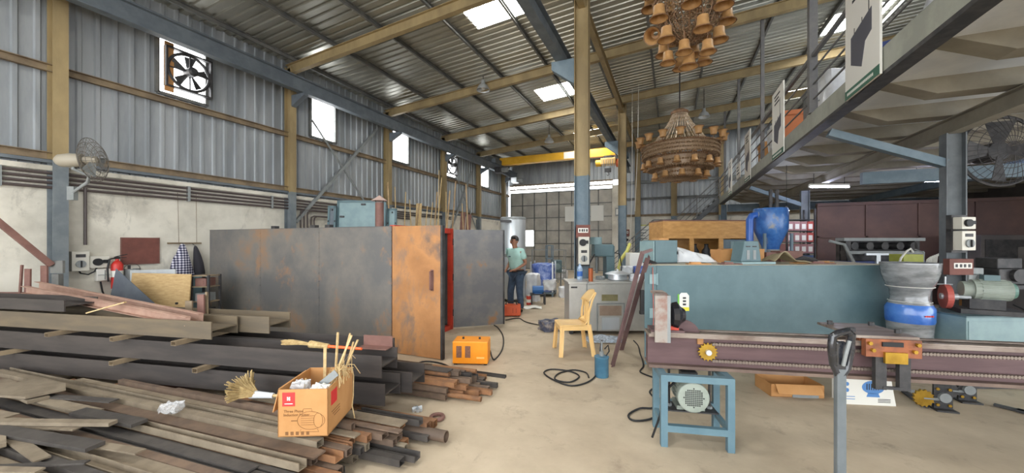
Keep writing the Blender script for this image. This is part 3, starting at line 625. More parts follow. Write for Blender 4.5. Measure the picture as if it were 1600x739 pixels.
# small rack behind the stakes
p = Dp(322, 470, 6.25); o = thing('small_rack', 'small dark open rack of odds and ends by the end of the oven body', 'rack', (p.x, p.y, 0), A)
for x in (-.14, .14):
    for y in (-.12, .12): B().bar((x, y, 0), (x, y, 1.05), .03, .03, up=(1,0,0)).o('upright', M_dark, o)
for z in (.35, .6, .85, 1.03): B().bx(-.15,.15,-.13,.13,z,z+.015).o('shelf', M_girt, o)
for i, z in enumerate((.365, .615, .865)):
    tag(put(B().bx(-.1,.08,-.1,.1,0,.13).bx(-.06,.04,-.105,-.1,.03,.09).o('tin_box', (M_dark, M_gray, M_rbr)[i]), (p.x, p.y, z+.002), A), f'{("dark", "grey", "brown")[i]} tin box on the small rack', 'box')
# --- heap of loose tubes
TM = [('rust orange', mat('tube_rust', (146,104,70), (120,86,62), .75, scale=9, rand=.16)), ('dark grey', mat('tube_grey', (88,83,79), (72,68,66), .55, .3, scale=7, rand=.16)), ('brown', mat('tube_brown', (112,92,76), (94,78,66), .7, scale=8, rand=.16)), ('dusty beige', mat('tube_dusty', (134,121,102), (116,103,86), .85, scale=6, rand=.12))]
_c = {}
def tube(p, q, z, L, w, h, kind, ci, label, rz=0, group='loose steel tubes in the front heap', pitch=0):
    key = (round(L, 1), w, h, kind, ci)
    if key not in _c:
        b = B()
        if kind == 'round': b.pipe((-L,0,0),(0,0,0),w/2)
        elif kind == 'flat': b.bar((-L,0,0),(0,0,0),w,h)
        elif kind == 'channel': b.extr([(-w/2,-h/2),(w/2,-h/2),(w/2,h/2),(w/2-.006,h/2),(w/2-.006,-h/2+.006),(-w/2+.006,-h/2+.006),(-w/2+.006,h/2),(-w/2,h/2)],(-L,0,0),(0,0,0))
        else: b.hollow((-L,0,0),(0,0,0),w,h,.004)
        _c[key] = b.mesh('steel_tube', TM[ci][1])
        if kind == 'round': _c[key].shade_smooth(); _c[key].set_sharp_from_angle(angle=.6)
    nm = {'round': 'steel_pipe', 'flat': 'flat_bar', 'channel': 'steel_channel'}.get(kind, 'square_tube')
    o = bpy.data.objects.new(nm, _c[key]); COL.objects.link(o); put(o, HQ(p, q, z+h/2), RH+rz); o.rotation_euler[1] = pitch
    return tag(o, label, {'round': 'pipe', 'flat': 'flat bar', 'channel': 'channel'}.get(kind, 'tube'), group)
KN = {'round': 'round pipe', 'flat': 'flat bar', 'channel': 'steel channel', 'sq': 'square tube'}
def endp(q):       # where tube ends stop, by row
    return -1.62-.40*max(0, (2.3-q))-.1*math.sin(q*7)
rng = random.Random(3)
for lay, (z, qa, qb, nm) in enumerate(((.03, .9, 2.72, 'bottom'), (.085, 1.02, 2.66, 'second'), (.14, 1.04, 2.58, 'third'), (.195, 1.06, 2.45, 'top'))):
    q = qa; n = 0
    while q < qb:
        w = rng.choice([.05, .05, .06, .075, .04]) if lay < 3 else rng.choice([.05, .06, .075, .1, .04])
        h = .05 if w < .07 else .045
        kind = rng.choice(['sq']*5+['channel']) if lay < 3 else rng.choice(['sq']*3+['flat', 'flat', 'channel'])
        if kind == 'flat': h = .012 if lay == 3 else .05
        q += w/2
        pe = endp(q)-.06*lay+rng.uniform(-.28, .14)
        Lm = (2.88-.993*(q+.06))/.12+pe if q > 1.9 else 9
        L = min(rng.choice([4.4, 5.0, 5.6, 6.0]), max(.6, Lm))
        if lay in (1, 2) and 1.15 < q < 2.2 and rng.random() < .0: pass
        n += 1
        ci = rng.choices([0, 1, 2, 3], [3, 4, 3, 1] if lay < 3 else [0, 2, 3, 5])[0]
        tube(pe, q, z, L, w, h, kind, ci, f'{TM[ci][0]} {KN[kind]}, front heap {nm} layer, {ORD[n-1]} from its near edge')
        q += w/2+.006+(rng.choice([0, .01, .03, .06]) if lay == 3 else rng.uniform(0, .012))
for i, x in enumerate((-2.1, -3.4, -4.9, -6.2)):
    tag(put(B().bx(-.03,.03,-.9,.9,0,.029).o('floor_batten', M_girt), HQ(x, 1.85 if x > -3 else 1.6), RH), f'flat batten on the floor under the front heap, {ORD[i]} from the aisle', 'batten', 'battens under the front heap')
tube(-1.42, 2.62, .015, 2.0, .09, .09, 'round', 2, 'thick brown steel pipe lying nearest the aisle, its open end facing right')
tube(-1.62, 2.80, .02, 2.2, .06, .06, 'sq', 0, 'rust orange square tube on the floor just behind the thick brown pipe')
# heap behind the beams
for lay, z in enumerate((.02, .075, .13, .185)):
    q = 3.30+.03*lay; n = 0
    while q < 3.98-.1*lay:
        w = rng.choice([.04, .05, .06]); h = .05; kind = rng.choice(['sq', 'sq', 'channel', 'round'])
        if kind == 'round': w = .05
        q += w/2; n += 1; ci = rng.choices([0, 1, 2], [4, 3, 3])[0]
        tube(-1.55-.12*lay+rng.uniform(-.25, .2)+.0*q, q, z, rng.choice([2.0, 2.4]), w, h, kind, ci, f'{TM[ci][0]} {KN[kind]}, heap by rusty door, {("bottom","second","third","top")[lay]} layer, {ORD[n-1]} from front', group='loose steel tubes in the rear heap', rz=rng.uniform(-.003, .003))
        q += w/2+.018
tube(-1.85, 3.5, .24, 2.2, .12, .008, 'flat', 1, 'wide dark flat bar lying over the small rear heap', rz=-.05, group='loose steel tubes in the rear heap')
tube(-1.45, 4.12, .0, 2.0, .05, .03, 'channel', 1, 'dark steel channel lying on the floor along the rusty door', group='loose steel tubes in the rear heap', rz=-.04)
# scattered off-cuts and strips at the near left
ST = [(-2.75,1.42,.27,1.5,.1,.10),(-2.9,1.25,.262,1.3,.07,-.12),(-3.2,1.55,.275,1.1,.12,.22),(-3.0,1.62,.29,.9,.06,.3),(-2.55,1.30,.283,1.2,.035,.42),(-2.65,1.15,.30,1.4,.05,.28),(-3.35,1.20,.268,.8,.11,-.3),(-3.5,1.75,.25,1.2,.09,.02),(-3.6,1.9,.262,1.0,.07,.18),(-2.5,1.05,.26,1.1,.06,.05),(-3.9,1.45,.285,1.0,.1,.1),(-3.3,1.08,.294,1.0,.04,.15),(-2.9,1.72,.258,.7,.1,.05),(-3.75,1.3,.255,1.2,.08,-.05),(-2.45,1.5,.255,.8,.06,.1),(-4.2,1.7,.262,1.0,.12,-.1)]
for i, (p, q, z, L, w, rz) in enumerate(ST):
    tube(p-.55, q, z, L, w, .01 if i % 3 else .025, 'flat', 3 if i % 4 else 1, f'{"broad" if w > .08 else "narrow"} {TM[3 if i % 4 else 1][0]} flat off-cut scattered at near left corner of heap, {ORD[i]} of scatter', rz=rz, group='scattered off-cuts on the heap')
tag(put(B().prism([(-.34,-.18),(.2,-.13),(.28,.07),(.1,.16),(-.36,.17)],0,.02,Matrix.Rotation(-PI/2,4,'X')).o('steel_plate', TM[3][1]), HQ(-5.0, 1.75, .32), RH+.1), 'dusty beige cut steel plate lying at the far left of the heap', 'plate')
# ================================================================ centre of the shed
# --- the man
def skin(name, verts, edges, radii, m, parent, sub=2, root=0):
    me = bpy.data.meshes.new(name); me.from_pydata(verts, edges, []); me.materials.append(m)
    o = bpy.data.objects.new(name, me); COL.objects.link(o); o.parent = parent
    o.modifiers.new('k', 'SKIN').use_smooth_shade = True
    for i, r in enumerate(radii):
        d = me.skin_vertices[0].data[i]; d.radius = r if isinstance(r, tuple) else (r, r); d.use_root = i == root
    q = o.modifiers.new('s', 'SUBSURF'); q.levels = sub; q.render_levels = sub
    return o
M_skin = mat('skin', (150,104,80), (162,116,92), .55, scale=14); M_shirt = mat('mint_shirt', (168,206,198), (178,216,208), .85, scale=10)
M_jean = mat('dark_jeans', (58,74,94), (70,88,110), .85, scale=12); M_hair = mat('black_hair', (34,30,30), (74,70,70), .8, scale=30)
mn = thing('person', 'man in a mint polo shirt and dark jeans looking down at his work', 'person', Cw(.09, 8.45), A+math.radians(42))
PT = dict(pel=(.02,0,.93), sp=(.02,0,1.1), ch=(.005,0,1.28), nb=(-.015,0,1.42), nk=(-.035,0,1.485), h0=(-.05,0,1.55), h1=(-.065,0,1.62), h2=(-.055,0,1.675))
seq, ed, rd, ix = [], [], [], {}
def vtx(n, p, r, par=None):
    ix[n] = len(seq); seq.append(p); rd.append(r)
    if par: ed.append((ix[par], ix[n]))
vtx('pel', PT['pel'], (.125,.16)); vtx('sp', PT['sp'], (.11,.155), 'pel'); vtx('ch', PT['ch'], (.115,.165), 'sp'); vtx('nb', PT['nb'], (.07,.09), 'ch'); vtx('nk', PT['nk'], .052, 'nb')
vtx('h0', PT['h0'], (.07,.062), 'nk'); vtx('h1', PT['h1'], (.092,.075), 'h0'); vtx('h2', PT['h2'], (.07,.06), 'h1')
ARM = {-1: [(.0,-.185,1.385),(.075,-.245,1.12),(-.135,-.15,.985),(-.2,-.115,.97)], 1: [(.0,.185,1.385),(.03,.24,1.12),(-.17,.15,.96),(-.235,.12,.93)]}
for s in (-1, 1):
    P = ARM[s]
    vtx(f's{s}', P[0], .065, 'ch'); vtx(f'e{s}', P[1], .042, f's{s}'); vtx(f'w{s}', P[2], .028, f'e{s}'); vtx(f'p{s}', P[3], (.042,.02), f'w{s}')
    for k in range(4):
        a = Vector(P[3])+Vector((-.03, (k-1.5)*.02, .004)); L = (.03,.036,.034,.026)[k]
        vtx(f'f{s}{k}', tuple(a), .009, f'p{s}'); vtx(f'g{s}{k}', tuple(a+Vector((-L, 0, -.008))), .008, f'f{s}{k}'); vtx(f'i{s}{k}', tuple(a+Vector((-L-.018, 0, -.035))), .007, f'g{s}{k}')
    a = Vector(P[3])+Vector((.01, -.035*-s*-1 if s == 1 else .035, .0)); vtx(f't{s}', tuple(a), .01, f'p{s}'); vtx(f'u{s}', tuple(a+Vector((-.035, .0, -.012))), .008, f't{s}')
LEG = {-1: [(.02,-.1,.86),(.0,-.12,.48),(.05,-.13,.09)], 1: [(.02,.1,.86),(-.06,.12,.48),(-.04,.13,.09)]}
for s in (-1, 1):
    P = LEG[s]
    vtx(f'hp{s}', P[0], .09, 'pel'); vtx(f'kn{s}', P[1], .062, f'hp{s}'); vtx(f'an{s}', P[2], .042, f'kn{s}'); vtx(f'to{s}', (P[2][0]-.13, P[2][1], .045), (.045,.032), f'an{s}')
skin('body', seq, ed, rd, M_skin, mn, 2)
PL = Vector
skin('polo_shirt', [(.02,0,.9),(.02,0,1.1),(.005,0,1.28),(-.012,0,1.42),(.0,-.19,1.385),(.05,-.228,1.2),(.0,.19,1.385),(.022,.228,1.2)], [(0,1),(1,2),(2,3),(2,4),(4,5),(2,6),(6,7)], [(.165,.2),(.155,.19),(.15,.2),(.09,.11),.092,.075,.092,.075], M_shirt, mn, 2)
B().path([(-.02+.075*math.cos(t), .085*math.sin(t), 1.455+.02*math.cos(t)) for t in [2*PI*k/16 for k in range(16)]], .016, 6, closed=True).o('collar', M_shirt, mn, smooth=True)
B().box((-.125,.075,1.27),(.01,.07,.022)).o('chest_logo', M_jean, mn)
skin('jeans', [(.02,0,.93),(.02,-.1,.84),(0,-.12,.48),(.05,-.13,.08),(.02,.1,.84),(-.06,.12,.48),(-.04,.13,.08)], [(0,1),(1,2),(2,3),(0,4),(4,5),(5,6)], [(.145,.165),.108,.083,.068,.108,.083,.068], M_jean, mn, 2)
B().path([(.02+.15*math.cos(t), .178*math.sin(t), .955) for t in [2*PI*k/20 for k in range(20)]], .018, 6, closed=True).o('belt', M_black, mn, smooth=True)
for s in (-1, 1):
    p = LEG[s][2]
    skin('shoe', [(p[0]+.03,p[1],.055),(p[0]-.06,p[1],.055),(p[0]-.17,p[1],.04)], [(0,1),(1,2)], [(.055,.05),(.055,.052),(.045,.036)], M_black, mn, 2)
b = B().sph((-.045,0,1.655), .1, 16, 12, (1.02,.86,.9)); hv = [v for v in b.v]
b.f = [f for f in b.f if not (sum(hv[i][0] for i in f)/len(f) < -.095 and sum(hv[i][2] for i in f)/len(f) < 1.69) and sum(hv[i][2] for i in f)/len(f) > 1.6-(.02 if sum(hv[i][0] for i in f)/len(f) > -.02 else -.03)]
b.o('hair', M_hair, mn, smooth=True, solid=.012)
B().sph((-.16,0,1.6), .02, 8, 6, (1,.7,1.4)).o('nose', M_skin, mn, smooth=True)
B().sph((-.147,0,1.572), .03, 10, 6, (.5,1,.35)).o('moustache', M_hair, mn, smooth=True)
for s in (-1, 1):
    B().sph((-.035,s*.078,1.6), .03, 8, 6, (.8,.4,1.2)).o('ear', M_skin, mn, smooth=True)
    B().sph((-.142,s*.033,1.625), .012, 8, 6).o('eye', M_black, mn, smooth=True); B().sph((-.143,s*.033,1.648), .02, 8, 6, (.5,1,.25)).o('eyebrow', M_hair, mn, smooth=True)
# --- what he works at
c = Cw(-.44, 8.6); o = thing('orange_grinder', 'orange bench machine on a grey drum pedestal in front of the man', 'machine', c, A)
B().lathe([(.17,0),(.17,.35),(.12,.42),(.12,.62)], 16).o('pedestal', M_gray, o, smooth=True); B().bx(-.17,.17,-.13,.13,.62,.84).o('machine_head', M_org, o, bev=.02); B().cyl((-.22,0,.73),(-.17,0,.73),.08,n=14).cyl((.17,0,.73),(.22,0,.73),.08,n=14).o('wheel', M_dark, o)
B().bx(-.1,.1,-.135,-.13,.68,.78).o('front_plate', M_white, o)
c = Gp(799, 495); o = thing('orange_toolbox', 'low red orange welding set with a black handle at the feet of the man', 'welding set', c, A)
M_ro = mat('red_orange_paint', (222,92,44), None, .45)
B().bx(-.2,.2,0,.28,.02,.24).o('case', M_ro, o, bev=.012); B().path([(-.12,.14,.24),(-.1,.14,.3),(.1,.14,.3),(.12,.14,.24)],.014,7).o('handle', M_black, o)
B().bx(.03,.035,-.004,0,.08,.18).bx(.1,.105,-.004,0,.08,.18).o('vent_slot', M_black, o)
for x in (-.16,.16): B().bx(x-.02,x+.02,.03,.25,0,.02).o('foot', M_black, o)
# tall bright tank
c = Cw(.03, 10.15); o = thing('tall_tank', 'tall bright aluminium cylinder tank standing behind the man', 'tank', c, A)
B().lathe([(.34,.08),(.345,2.24),(.33,2.27),(.02,2.28)], 28).o('shell', M_alu, o, smooth=True)
B().lathe([(.35,1.2),(.352,1.24),(.35,1.28)], 28, caps=False).lathe([(.35,2.2),(.354,2.24),(.35,2.26)],28,caps=False).o('band', M_gray, o)
B().bx(-.34,-.05,-.4,-.3,2.12,2.18).o('bracket', M_dark, o)
for k in range(3): t = 2*PI*k/3+.5; B().bar((.26*math.cos(t),.26*math.sin(t),0),(.26*math.cos(t),.26*math.sin(t),.09),.07,.07,up=(1,0,0)).o('leg', M_dark, o)
# blue wrapped machine on a trolley
c = Gp(849, 461); o = thing('wrapped_machine', 'machine wrapped in blue and clear plastic on a steel frame past the man', 'machine', c, A-.25)
b = B().grid(lambda u, v: ((.31+.03*math.sin(9*v+4*u))*math.cos(2*PI*u)**1 if 0 else 0, 0, 0), 1, 1)
def wrapped(w, d, h, z0, n=28, m=12, s=0):
    b = B(); vs = []
    for j in range(m+1):
        v = j/m; z = z0+h*min(1, v*1.15) if v < .87 else z0+h+.01*(v-.87)
        k = 1 if v < .87 else max(.02, 1-(v-.87)/.13)
        for i in range(n):
            t = 2*PI*i/n; cx, cy = math.cos(t), math.sin(t); q = max(abs(cx), abs(cy))**.85
            r = 1+.05*math.sin(5*t+9*v+s)+.03*math.sin(11*t-14*v)
            vs.append((w/2*cx/q*r*k, d/2*cy/q*r*k, z+.012*math.sin(7*t+s)))
    return b.add(vs, [(j*n+i, j*n+(i+1) % n, (j+1)*n+(i+1) % n, (j+1)*n+i) for j in range(m) for i in range(n)]+[tuple(range(n))[::-1]])
M_bwrap = mat('blue_plastic_wrap', (76,104,184), (150,168,216), .25, scale=5, lo=.42, hi=.6)
M_wwrap = mat('white_plastic_wrap', (206,208,212), (226,228,230), .3, scale=5)
wrapped(.62, .6, .82, .14).o('wrapping', M_bwrap, o, smooth=True)
wrapped(.36, .4, .3, .2, s=2).o('white_wrapping', M_wwrap, o, smooth=True).location = (.22, -.18, 0)
B().bx(-.36,.36,-.34,.34,.08,.13).o('base_frame', M_blue, o)
for x in (-.32,.32):
    for y in (-.3,.3): B().bx(x-.025,x+.025,y-.025,y+.025,0,.09).o('leg', M_blue, o); B().bx(x-.02,x+.02,y-.02,y+.02,.1,1.02).o('upright', M_alu, o)
# trolleys and frames beyond
def frame_rack(name, label, x0, x1, yb, ytop, dep, m, shelves=2, rz=0):
    c = Gp((x0+x1)/2, yb); d = CAMZ*F/(yb-HOR); w = (x1-x0)/F*d; h = CAMZ+(HOR-ytop)/F*d
    o = thing(name, label, 'trolley', c+Vector((-sa, ca, 0))*dep/2, A+rz)
    for x in (-w/2, w/2):
        for y in (-dep/2, dep/2): B().bar((x,y,0),(x,y,h),.035,.035,up=(1,0,0)).o('upright', m, o)
    for k in range(shelves+1):
        z = .12+(h-.15)*k/shelves
        B().bx(-w/2,w/2,-dep/2-.015,-dep/2+.015,z,z+.03).bx(-w/2,w/2,dep/2-.015,dep/2+.015,z,z+.03).bx(-w/2-.015,-w/2+.015,-dep/2,dep/2,z,z+.03).bx(w/2-.015,w/2+.015,-dep/2,dep/2,z,z+.03).o('shelf_frame', m, o)
    return o
frame_rack('steel_trolley', 'tall blue steel frame behind the blue wrapped machine', 855, 864, 452, 383, .5, M_blue, 3)
frame_rack('steel_trolley', 'grey mesh sided frame before the big door', 832, 884, 432, 390, .6, M_gray, 1)
frame_rack('steel_trolley', 'small grey trolley frame right of the blue wrapped machine', 872, 884, 442, 416, .5, M_gray, 2)
c = Gp(874, 441); o = thing('teal_pump', 'teal pump box on a small stand near the far trolleys', 'pump', Gp(870, 447), A)
B().bx(-.17,.17,-.15,.15,.5,.95).o('housing', M_teal, o, bev=.03); B().cyl((0,-.2,.72),(0,-.15,.72),.11,n=16).o('cover', M_teal2, o)
for x in (-.14,.14):
    for y in (-.12,.12): B().bar((x,y,0),(x,y,.5),.03,.03,up=(1,0,0)).o('leg', M_gray, o)
for i, (x, y, w, h, lab) in enumerate([(884, 464, .4, .3, 'clear wrapped parcel on the floor by the blue wrapped machine'), (833, 470, .26, .75, 'white plastic sack standing just behind the man'), (879, 436, .4, .4, 'clear wrapped parcel on the floor near the big door')]):
    tag(put(wrapped(w, .35, h, 0, s=i).o('plastic_sack', M_wwrap, smooth=True), Gp(x, y), A+i), lab, 'sack')
c = Gp(841, 476); o = thing('motor_stand', 'small blue motor on a low black stand behind the man', 'motor', c, A)
for x in (-.17,.17):
    for y in (.02,.24): B().bar((x,y,0),(x,y,.24),.04,.04,up=(1,0,0)).o('leg', M_dark, o)
B().bx(-.2,.2,0,.27,.24,.27).o('stand_top', M_dark, o); B().cyl((-.14,.13,.37),(.14,.13,.37),.1,n=14).bx(-.1,.1,.05,.21,.27,.3).o('motor_body', mat('motor_blue',(48,104,168),None,.45), o)
o = thing('red_can', 'small red and white can on the floor by the blue motor', 'can', Gp(826, 476), A); B().cyl((0,0,0),(0,0,.22),.06,n=14).o('body', M_red, o); B().cyl((0,0,.06),(0,0,.14),.0612,n=14).o('band', M_white, o); B().cyl((0,0,.22),(0,0,.25),.03,n=10).o('cap', M_white, o)
tag(put(B().grid(lambda u, v: ((u-.5)*.5, (v-.5)*.35, .02+.02*math.sin(9*u+2)*math.cos(7*v)), 10, 8).o('rag', M_white, smooth=True, solid=.01), Gp(830, 481), A), 'pale rag lying flat on the floor right of the shoes of the man', 'rag')
# --- bench: stainless tank used as a table
c = Cw(.99, 6.42); o = thing('stainless_tank', 'dull stainless steel tank used as a bench by the near tall column', 'tank', c, A); w = 1.4
B().bx(0,w,0,.6,.06,.88).o('body', M_ss, o, bev=.008); B().bx(-.02,w+.02,-.02,.62,.88,.905).o('top_plate', M_ss, o)
B().bx(.5,.92,-.012,0,.06,.5).o('hatch_door', M_ss, o); B().bx(.56,.86,-.03,-.012,.09,.3).o('hatch_panel', M_alu, o); B().bx(.52,.9,-.018,-.012,.33,.5).o('rusty_patch_plate', mat('faded_rust',(150,130,112),(134,112,96),.7,scale=6), o)
B().bx(.56,.84,-.006,0,.58,.69).o('name_plate', mat('brass_plate',(120,112,78),(140,132,96),.5,.4), o); B().bx(.03,.14,-.005,0,.8,.83).o('maker_plate', M_dark, o)
B().path([(.48,-.004,.06),(.48,-.02,.54),(.94,-.02,.54),(.94,-.004,.06)],.012,6).o('hatch_frame', M_gray, o)
for x in (.04,w-.04):
    for y in (.05,.55): B().bx(x-.03,x+.03,y-.03,y+.03,0,.06).o('foot', M_dark, o)
TB = .905
def on_bench(x, d): return Cw((x-800)/F*d, d, TB)
o = thing('water_bottle', 'clear water bottle with a blue label on the bench before the near column', 'bottle', on_bench(906, 6.8), A)
B().lathe([(.045,0),(.05,.02),(.05,.2),(.03,.26),(.016,.28),(.016,.3)],16).o('bottle_body', film('bottle_plastic',(190,214,240),.6), o, smooth=True); B().lathe([(.0515,.07),(.0515,.16)],16,caps=False).o('bottle_label', mat('label_blue',(60,110,190),None,.5), o); B().cyl((0,0,.3),(0,0,.32),.02,n=12).o('cap', M_white, o)
o = thing('rust_orange_can', 'rust orange metal tube standing on the bench right of the water bottle', 'can', on_bench(923, 6.56), A)
B().cyl((0,0,0),(0,0,.23),.04,n=16).o('body', mat('can_orange',(170,88,44),None,.5), o, smooth=True); B().cyl((0,0,.23),(0,0,.237),.042,n=16).o('rim', M_dark, o)
o = thing('steel_pot', 'shallow stainless pot with a wide lid on the bench', 'pot', on_bench(965, 6.75), A)
B().lathe([(.15,0),(.17,.02),(.17,.11)],24).o('pot_body', M_alu, o, smooth=True); B().lathe([(.225,.11),(.225,.122),(.1,.165),(.02,.175),(.02,.2),(.001,.205)],24).o('lid', M_alu, o, smooth=True)
o = put(wrapped(.3,.2,.1,0,s=3).o('plastic_bag', M_wwrap, smooth=True), on_bench(996, 6.72), A); tag(o, 'crumpled white plastic bag at the right end of the bench', 'bag')
o = put(wrapped(.13,.16,.06,0,s=1).o('grey_rag', M_gray, smooth=True), on_bench(938, 6.85), A+.3); tag(o, 'crumpled grey rag lying on the bench left of the pot', 'rag')
o = put(B().path([(-.02,-.02,.01),(-.03,-.34,.012),(-.06,-.38,-.02),(-.07,-.385,-.3),(-.14,-.385,-.6)],.008,6).o('bench_cable', M_gray), on_bench(916, 6.72), A); tag(o, 'grey cable hanging down the front of the bench', 'cable')
# teal press behind the bench
c = Cw((941-800)/F*7.75, 7.75); o = thing('press_machine', 'teal C-frame press machine standing behind the bench', 'press', c, A)
B().bx(-.3,.25,-.2,.25,0,.75).o('pedestal', M_dkb, o, bev=.01); B().bx(.05,.22,-.15,.15,.75,1.52).o('column_casting', M_teal, o, bev=.01); B().bx(-.2,.2,-.17,.17,1.3,1.55).o('press_head', M_teal, o, bev=.02); B().cyl((-.13,0,1.55),(-.13,0,1.7),.12,n=18).o('motor_cap', M_teal2, o, smooth=True)
B().cyl((-.12,0,.95),(-.12,0,1.3),.03,n=12).o('ram', M_gray, o); B().bx(-.28,.05,-.16,.16,.75,.82).o('bed', M_gray, o); B().path([(.18,-.1,1.4),(.32,-.14,1.35),(.36,-.16,1.1),(.33,-.16,.85)],.012,6).o('hose', M_black, o); B().bar((-.2,-.18,1.35),(-.33,-.25,1.15),.02,.02).o('lever', M_dark, o)
# table of oddments between the press and the oven
c = Cw(2.3, 7.75); o = thing('work_table', 'cluttered steel work table behind the oven end', 'table', c, A)
B().bx(0,.8,0,.7,.9,.94).o('table_top', M_gray, o)
for x in (.05,.75):
    for y in (.05,.65): B().bar((x,y,0),(x,y,.9),.04,.04,up=(1,0,0)).o('leg', M_dark, o)
o = thing('white_cabinet', 'white rectangular cabinet lying on the work table', 'cabinet', Cw(2.82, 8.22, .94), A); B().bx(-.26,.26,-.15,.15,0,.42).o('case', M_white, o, bev=.01); B().bx(-.24,.24,-.155,-.15,.02,.4).o('front_cover', M_white, o)
for i, (x, d, m, lab) in enumerate([(2.44, 7.92, M_wwrap, 'white plastic bundle on the work table, left of the blue one'), (2.72, 7.9, M_bwrap, 'blue plastic bundle on the work table')]):
    tag(put(wrapped(.24,.2,.14,0,s=i).o('plastic_bundle', m, smooth=True), Cw(x, d, .94), A), lab, 'bundle')
p0, p1 = Dp(984, 381, 9.0), Dp(970, 406, 8.75)
o = B().path([p0-p1, (p0-p1)*.6+V(0.02,0,-.02), (p0-p1)*.3+V(0,0,-.02), V(0,0,0), V(-.1,-.1,-.5)], .04, 10).o('yellow_hose', mat('pale_yellow',(206,204,110),None,.5), smooth=True); put(o, p1); tag(o, 'thick pale yellow hose curving down beside the far column', 'hose')
# boards on the tall columns
M_lab = mat('sign_white', (224,220,212), None, .6)
def column_board(x, y, d, lab, boxes, w=.27):
    p = Cw((x-800)/F*d, d)
    z = lambda yy: CAMZ+(HOR-yy)/F*d
    o = thing('bay_sign', f'dark red plate with a white bay label on {lab}', 'sign', (p.x, p.y, z(y)), A)
    B().bx(-w/2,w/2,-.01,.0,-.12,.13).o('plate', M_blk, o); B().bx(-w*.36,w*.36,-.016,-.01,-.02,.07).o('label_plate', M_lab, o)
    for k, (q, s) in enumerate(((-.29, .025), (-.12,.03), (.03,.025), (.2,.03))): B().bx(w*q, w*q+s, -.018, -.016, .0, .05).o('letter', M_dark, o)
    for i, (yy, h, kf) in enumerate(boxes):
        q = thing('column_switch_box', f'ivory {"rotary" if kf else "socket"} switch box on {lab}, {"upper" if i == 0 else "lower"} of two', 'switch box', (p.x, p.y, z(yy)), A)
        B().bx(-.1,.1,-.1,0,-h/2,h/2).o('housing', M_swb, q, bev=.006); (knob_face if kf else sock_face)(q, .2, h, .1)
        B().bx(-.13,.13,0,.02,-h/2-.03,h/2+.03).o('backing_plate', M_dark, q)
column_board(911, 362, 7.13, 'the near tall column', [(379, .22, False), (400, .32, True)])
column_board(977, 364, 13.55, 'the far tall column', [(375, .24, False), (387, .3, True)], .3)
# --- plastic chair
M_cream = mat('cream_plastic', (226,186,122), (232,194,132), .4, scale=4)
ch = thing('plastic_chair', 'cream yellow plastic chair standing alone on the floor', 'chair', Cw(.88, 5.4), A-math.radians(86))
B().grid(lambda u, v: ((u-.5)*(.44-.04*v), -.22+.44*v, .43-.025*math.sin(PI*u)*math.sin(PI*v)-(.02 if v < .04 else 0)), 10, 10).o('seat', M_cream, ch, smooth=True, solid=.012)
b = B().grid(lambda u, v: ((u-.5)*(.38+.03*math.sin(PI*v)-.08*v*v), .2+.11*v+.03*(2*u-1)**2*-1, .74+.14*v+.03*math.sin(PI*u)*v), 10, 4)
b.o('backrest', M_cream, ch, smooth=True, solid=.012); b = B().grid(lambda u, v: ((u-.5)*.38, .165+.05*v+(-.03)*(2*u-1)**2, .44+.06*v), 8, 2); b.o('lower_back_bar', M_cream, ch, smooth=True, solid=.012)
for k in range(5):
    x = (k-2)*.075
    B().path([(x, .2-.03*(x/.19)**2, .48), (x, .205-.03*(x/.19)**2, .6), (x, .215-.03*(x/.19)**2, .75)], .013, 6).o('back_slat', M_cream, ch, smooth=True)
for s in (-1, 1):
    B().path([(s*.19,.18,.42),(s*.195,.19,.6),(s*.185,.24,.78),(s*.15,.3,.88)], .016, 6).o('back_post', M_cream, ch, smooth=True)
    b = B().extr([(-.03,-.006),(.03,-.006),(.03,.006),(-.03,.006)], (s*.19,-.2,.43), (s*.225,-.235,0), up=(0,1,0)).extr([(-.006,-.03),(.006,-.03),(.006,.03),(-.006,.03)], (s*.2,-.19,.43), (s*.245,-.22,0), up=(0,1,0)); b.o('front_leg', M_cream, ch)
    b = B().extr([(-.03,-.006),(.03,-.006),(.03,.006),(-.03,.006)], (s*.19,.2,.43), (s*.22,.26,0), up=(0,1,0)).extr([(-.006,-.03),(.006,-.03),(.006,.03),(-.006,.03)], (s*.2,.19,.43), (s*.24,.245,0), up=(0,1,0)); b.o('rear_leg', M_cream, ch)
B().bx(-.2,.2,-.225,-.215,.36,.42).bx(-.205,-.195,-.2,.2,.36,.42).bx(.195,.205,-.2,.2,.36,.42).o('apron', M_cream, ch)
# --- orange welder on the floor, its cable
c = Gp(735, 571); o = thing('welding_machine', 'bright orange welding machine box with two dark vents on the floor by the rusty door', 'welding machine', c, A-.06)
B().bx(-.235,.225,0,.3,.02,.305).o('case', M_org, o, bev=.008); M_vent = mat('vent_brown',(112,76,60),(136,92,70),.7,scale=40)
for x in (-.15,-.035): B().bx(x-.035,x+.035,-.004,.0,.1,.25).o('vent', M_vent, o)
B().bx(.08,.18,-.004,0,.09,.11).o('maker_plate', mat('plate_orange',(244,190,110),None,.5), o)
for x in (-.12,.1): B().cyl((x,.15,.305),(x,.15,.33),.014,n=8).o('bolt', M_dark, o)
for x in (-.2,.19): B().bx(x-.02,x+.02,.02,.28,0,.02).o('foot', M_black, o)
def cable(pts, label, r=.01, m=None, name='floor_cable'):
    P = [Gp(*p, .012) if len(p) == 2 else Gp(p[0], p[1], p[2]) for p in pts]
    Q = []
    for i in range(len(P)-1):
        a, b_, c_, d_ = P[max(0, i-1)], P[i], P[i+1], P[min(len(P)-1, i+2)]
        for k in range(5):
            t = k/5; Q.append(.5*((2*b_)+(c_-a)*t+(2*a-5*b_+4*c_-d_)*t*t+(3*b_-a-3*c_+d_)*t**3))
    Q.append(P[-1]); o = B().path(Q, r, 6).o(name, m or M_black, smooth=True); return tag(o, label, 'cable')
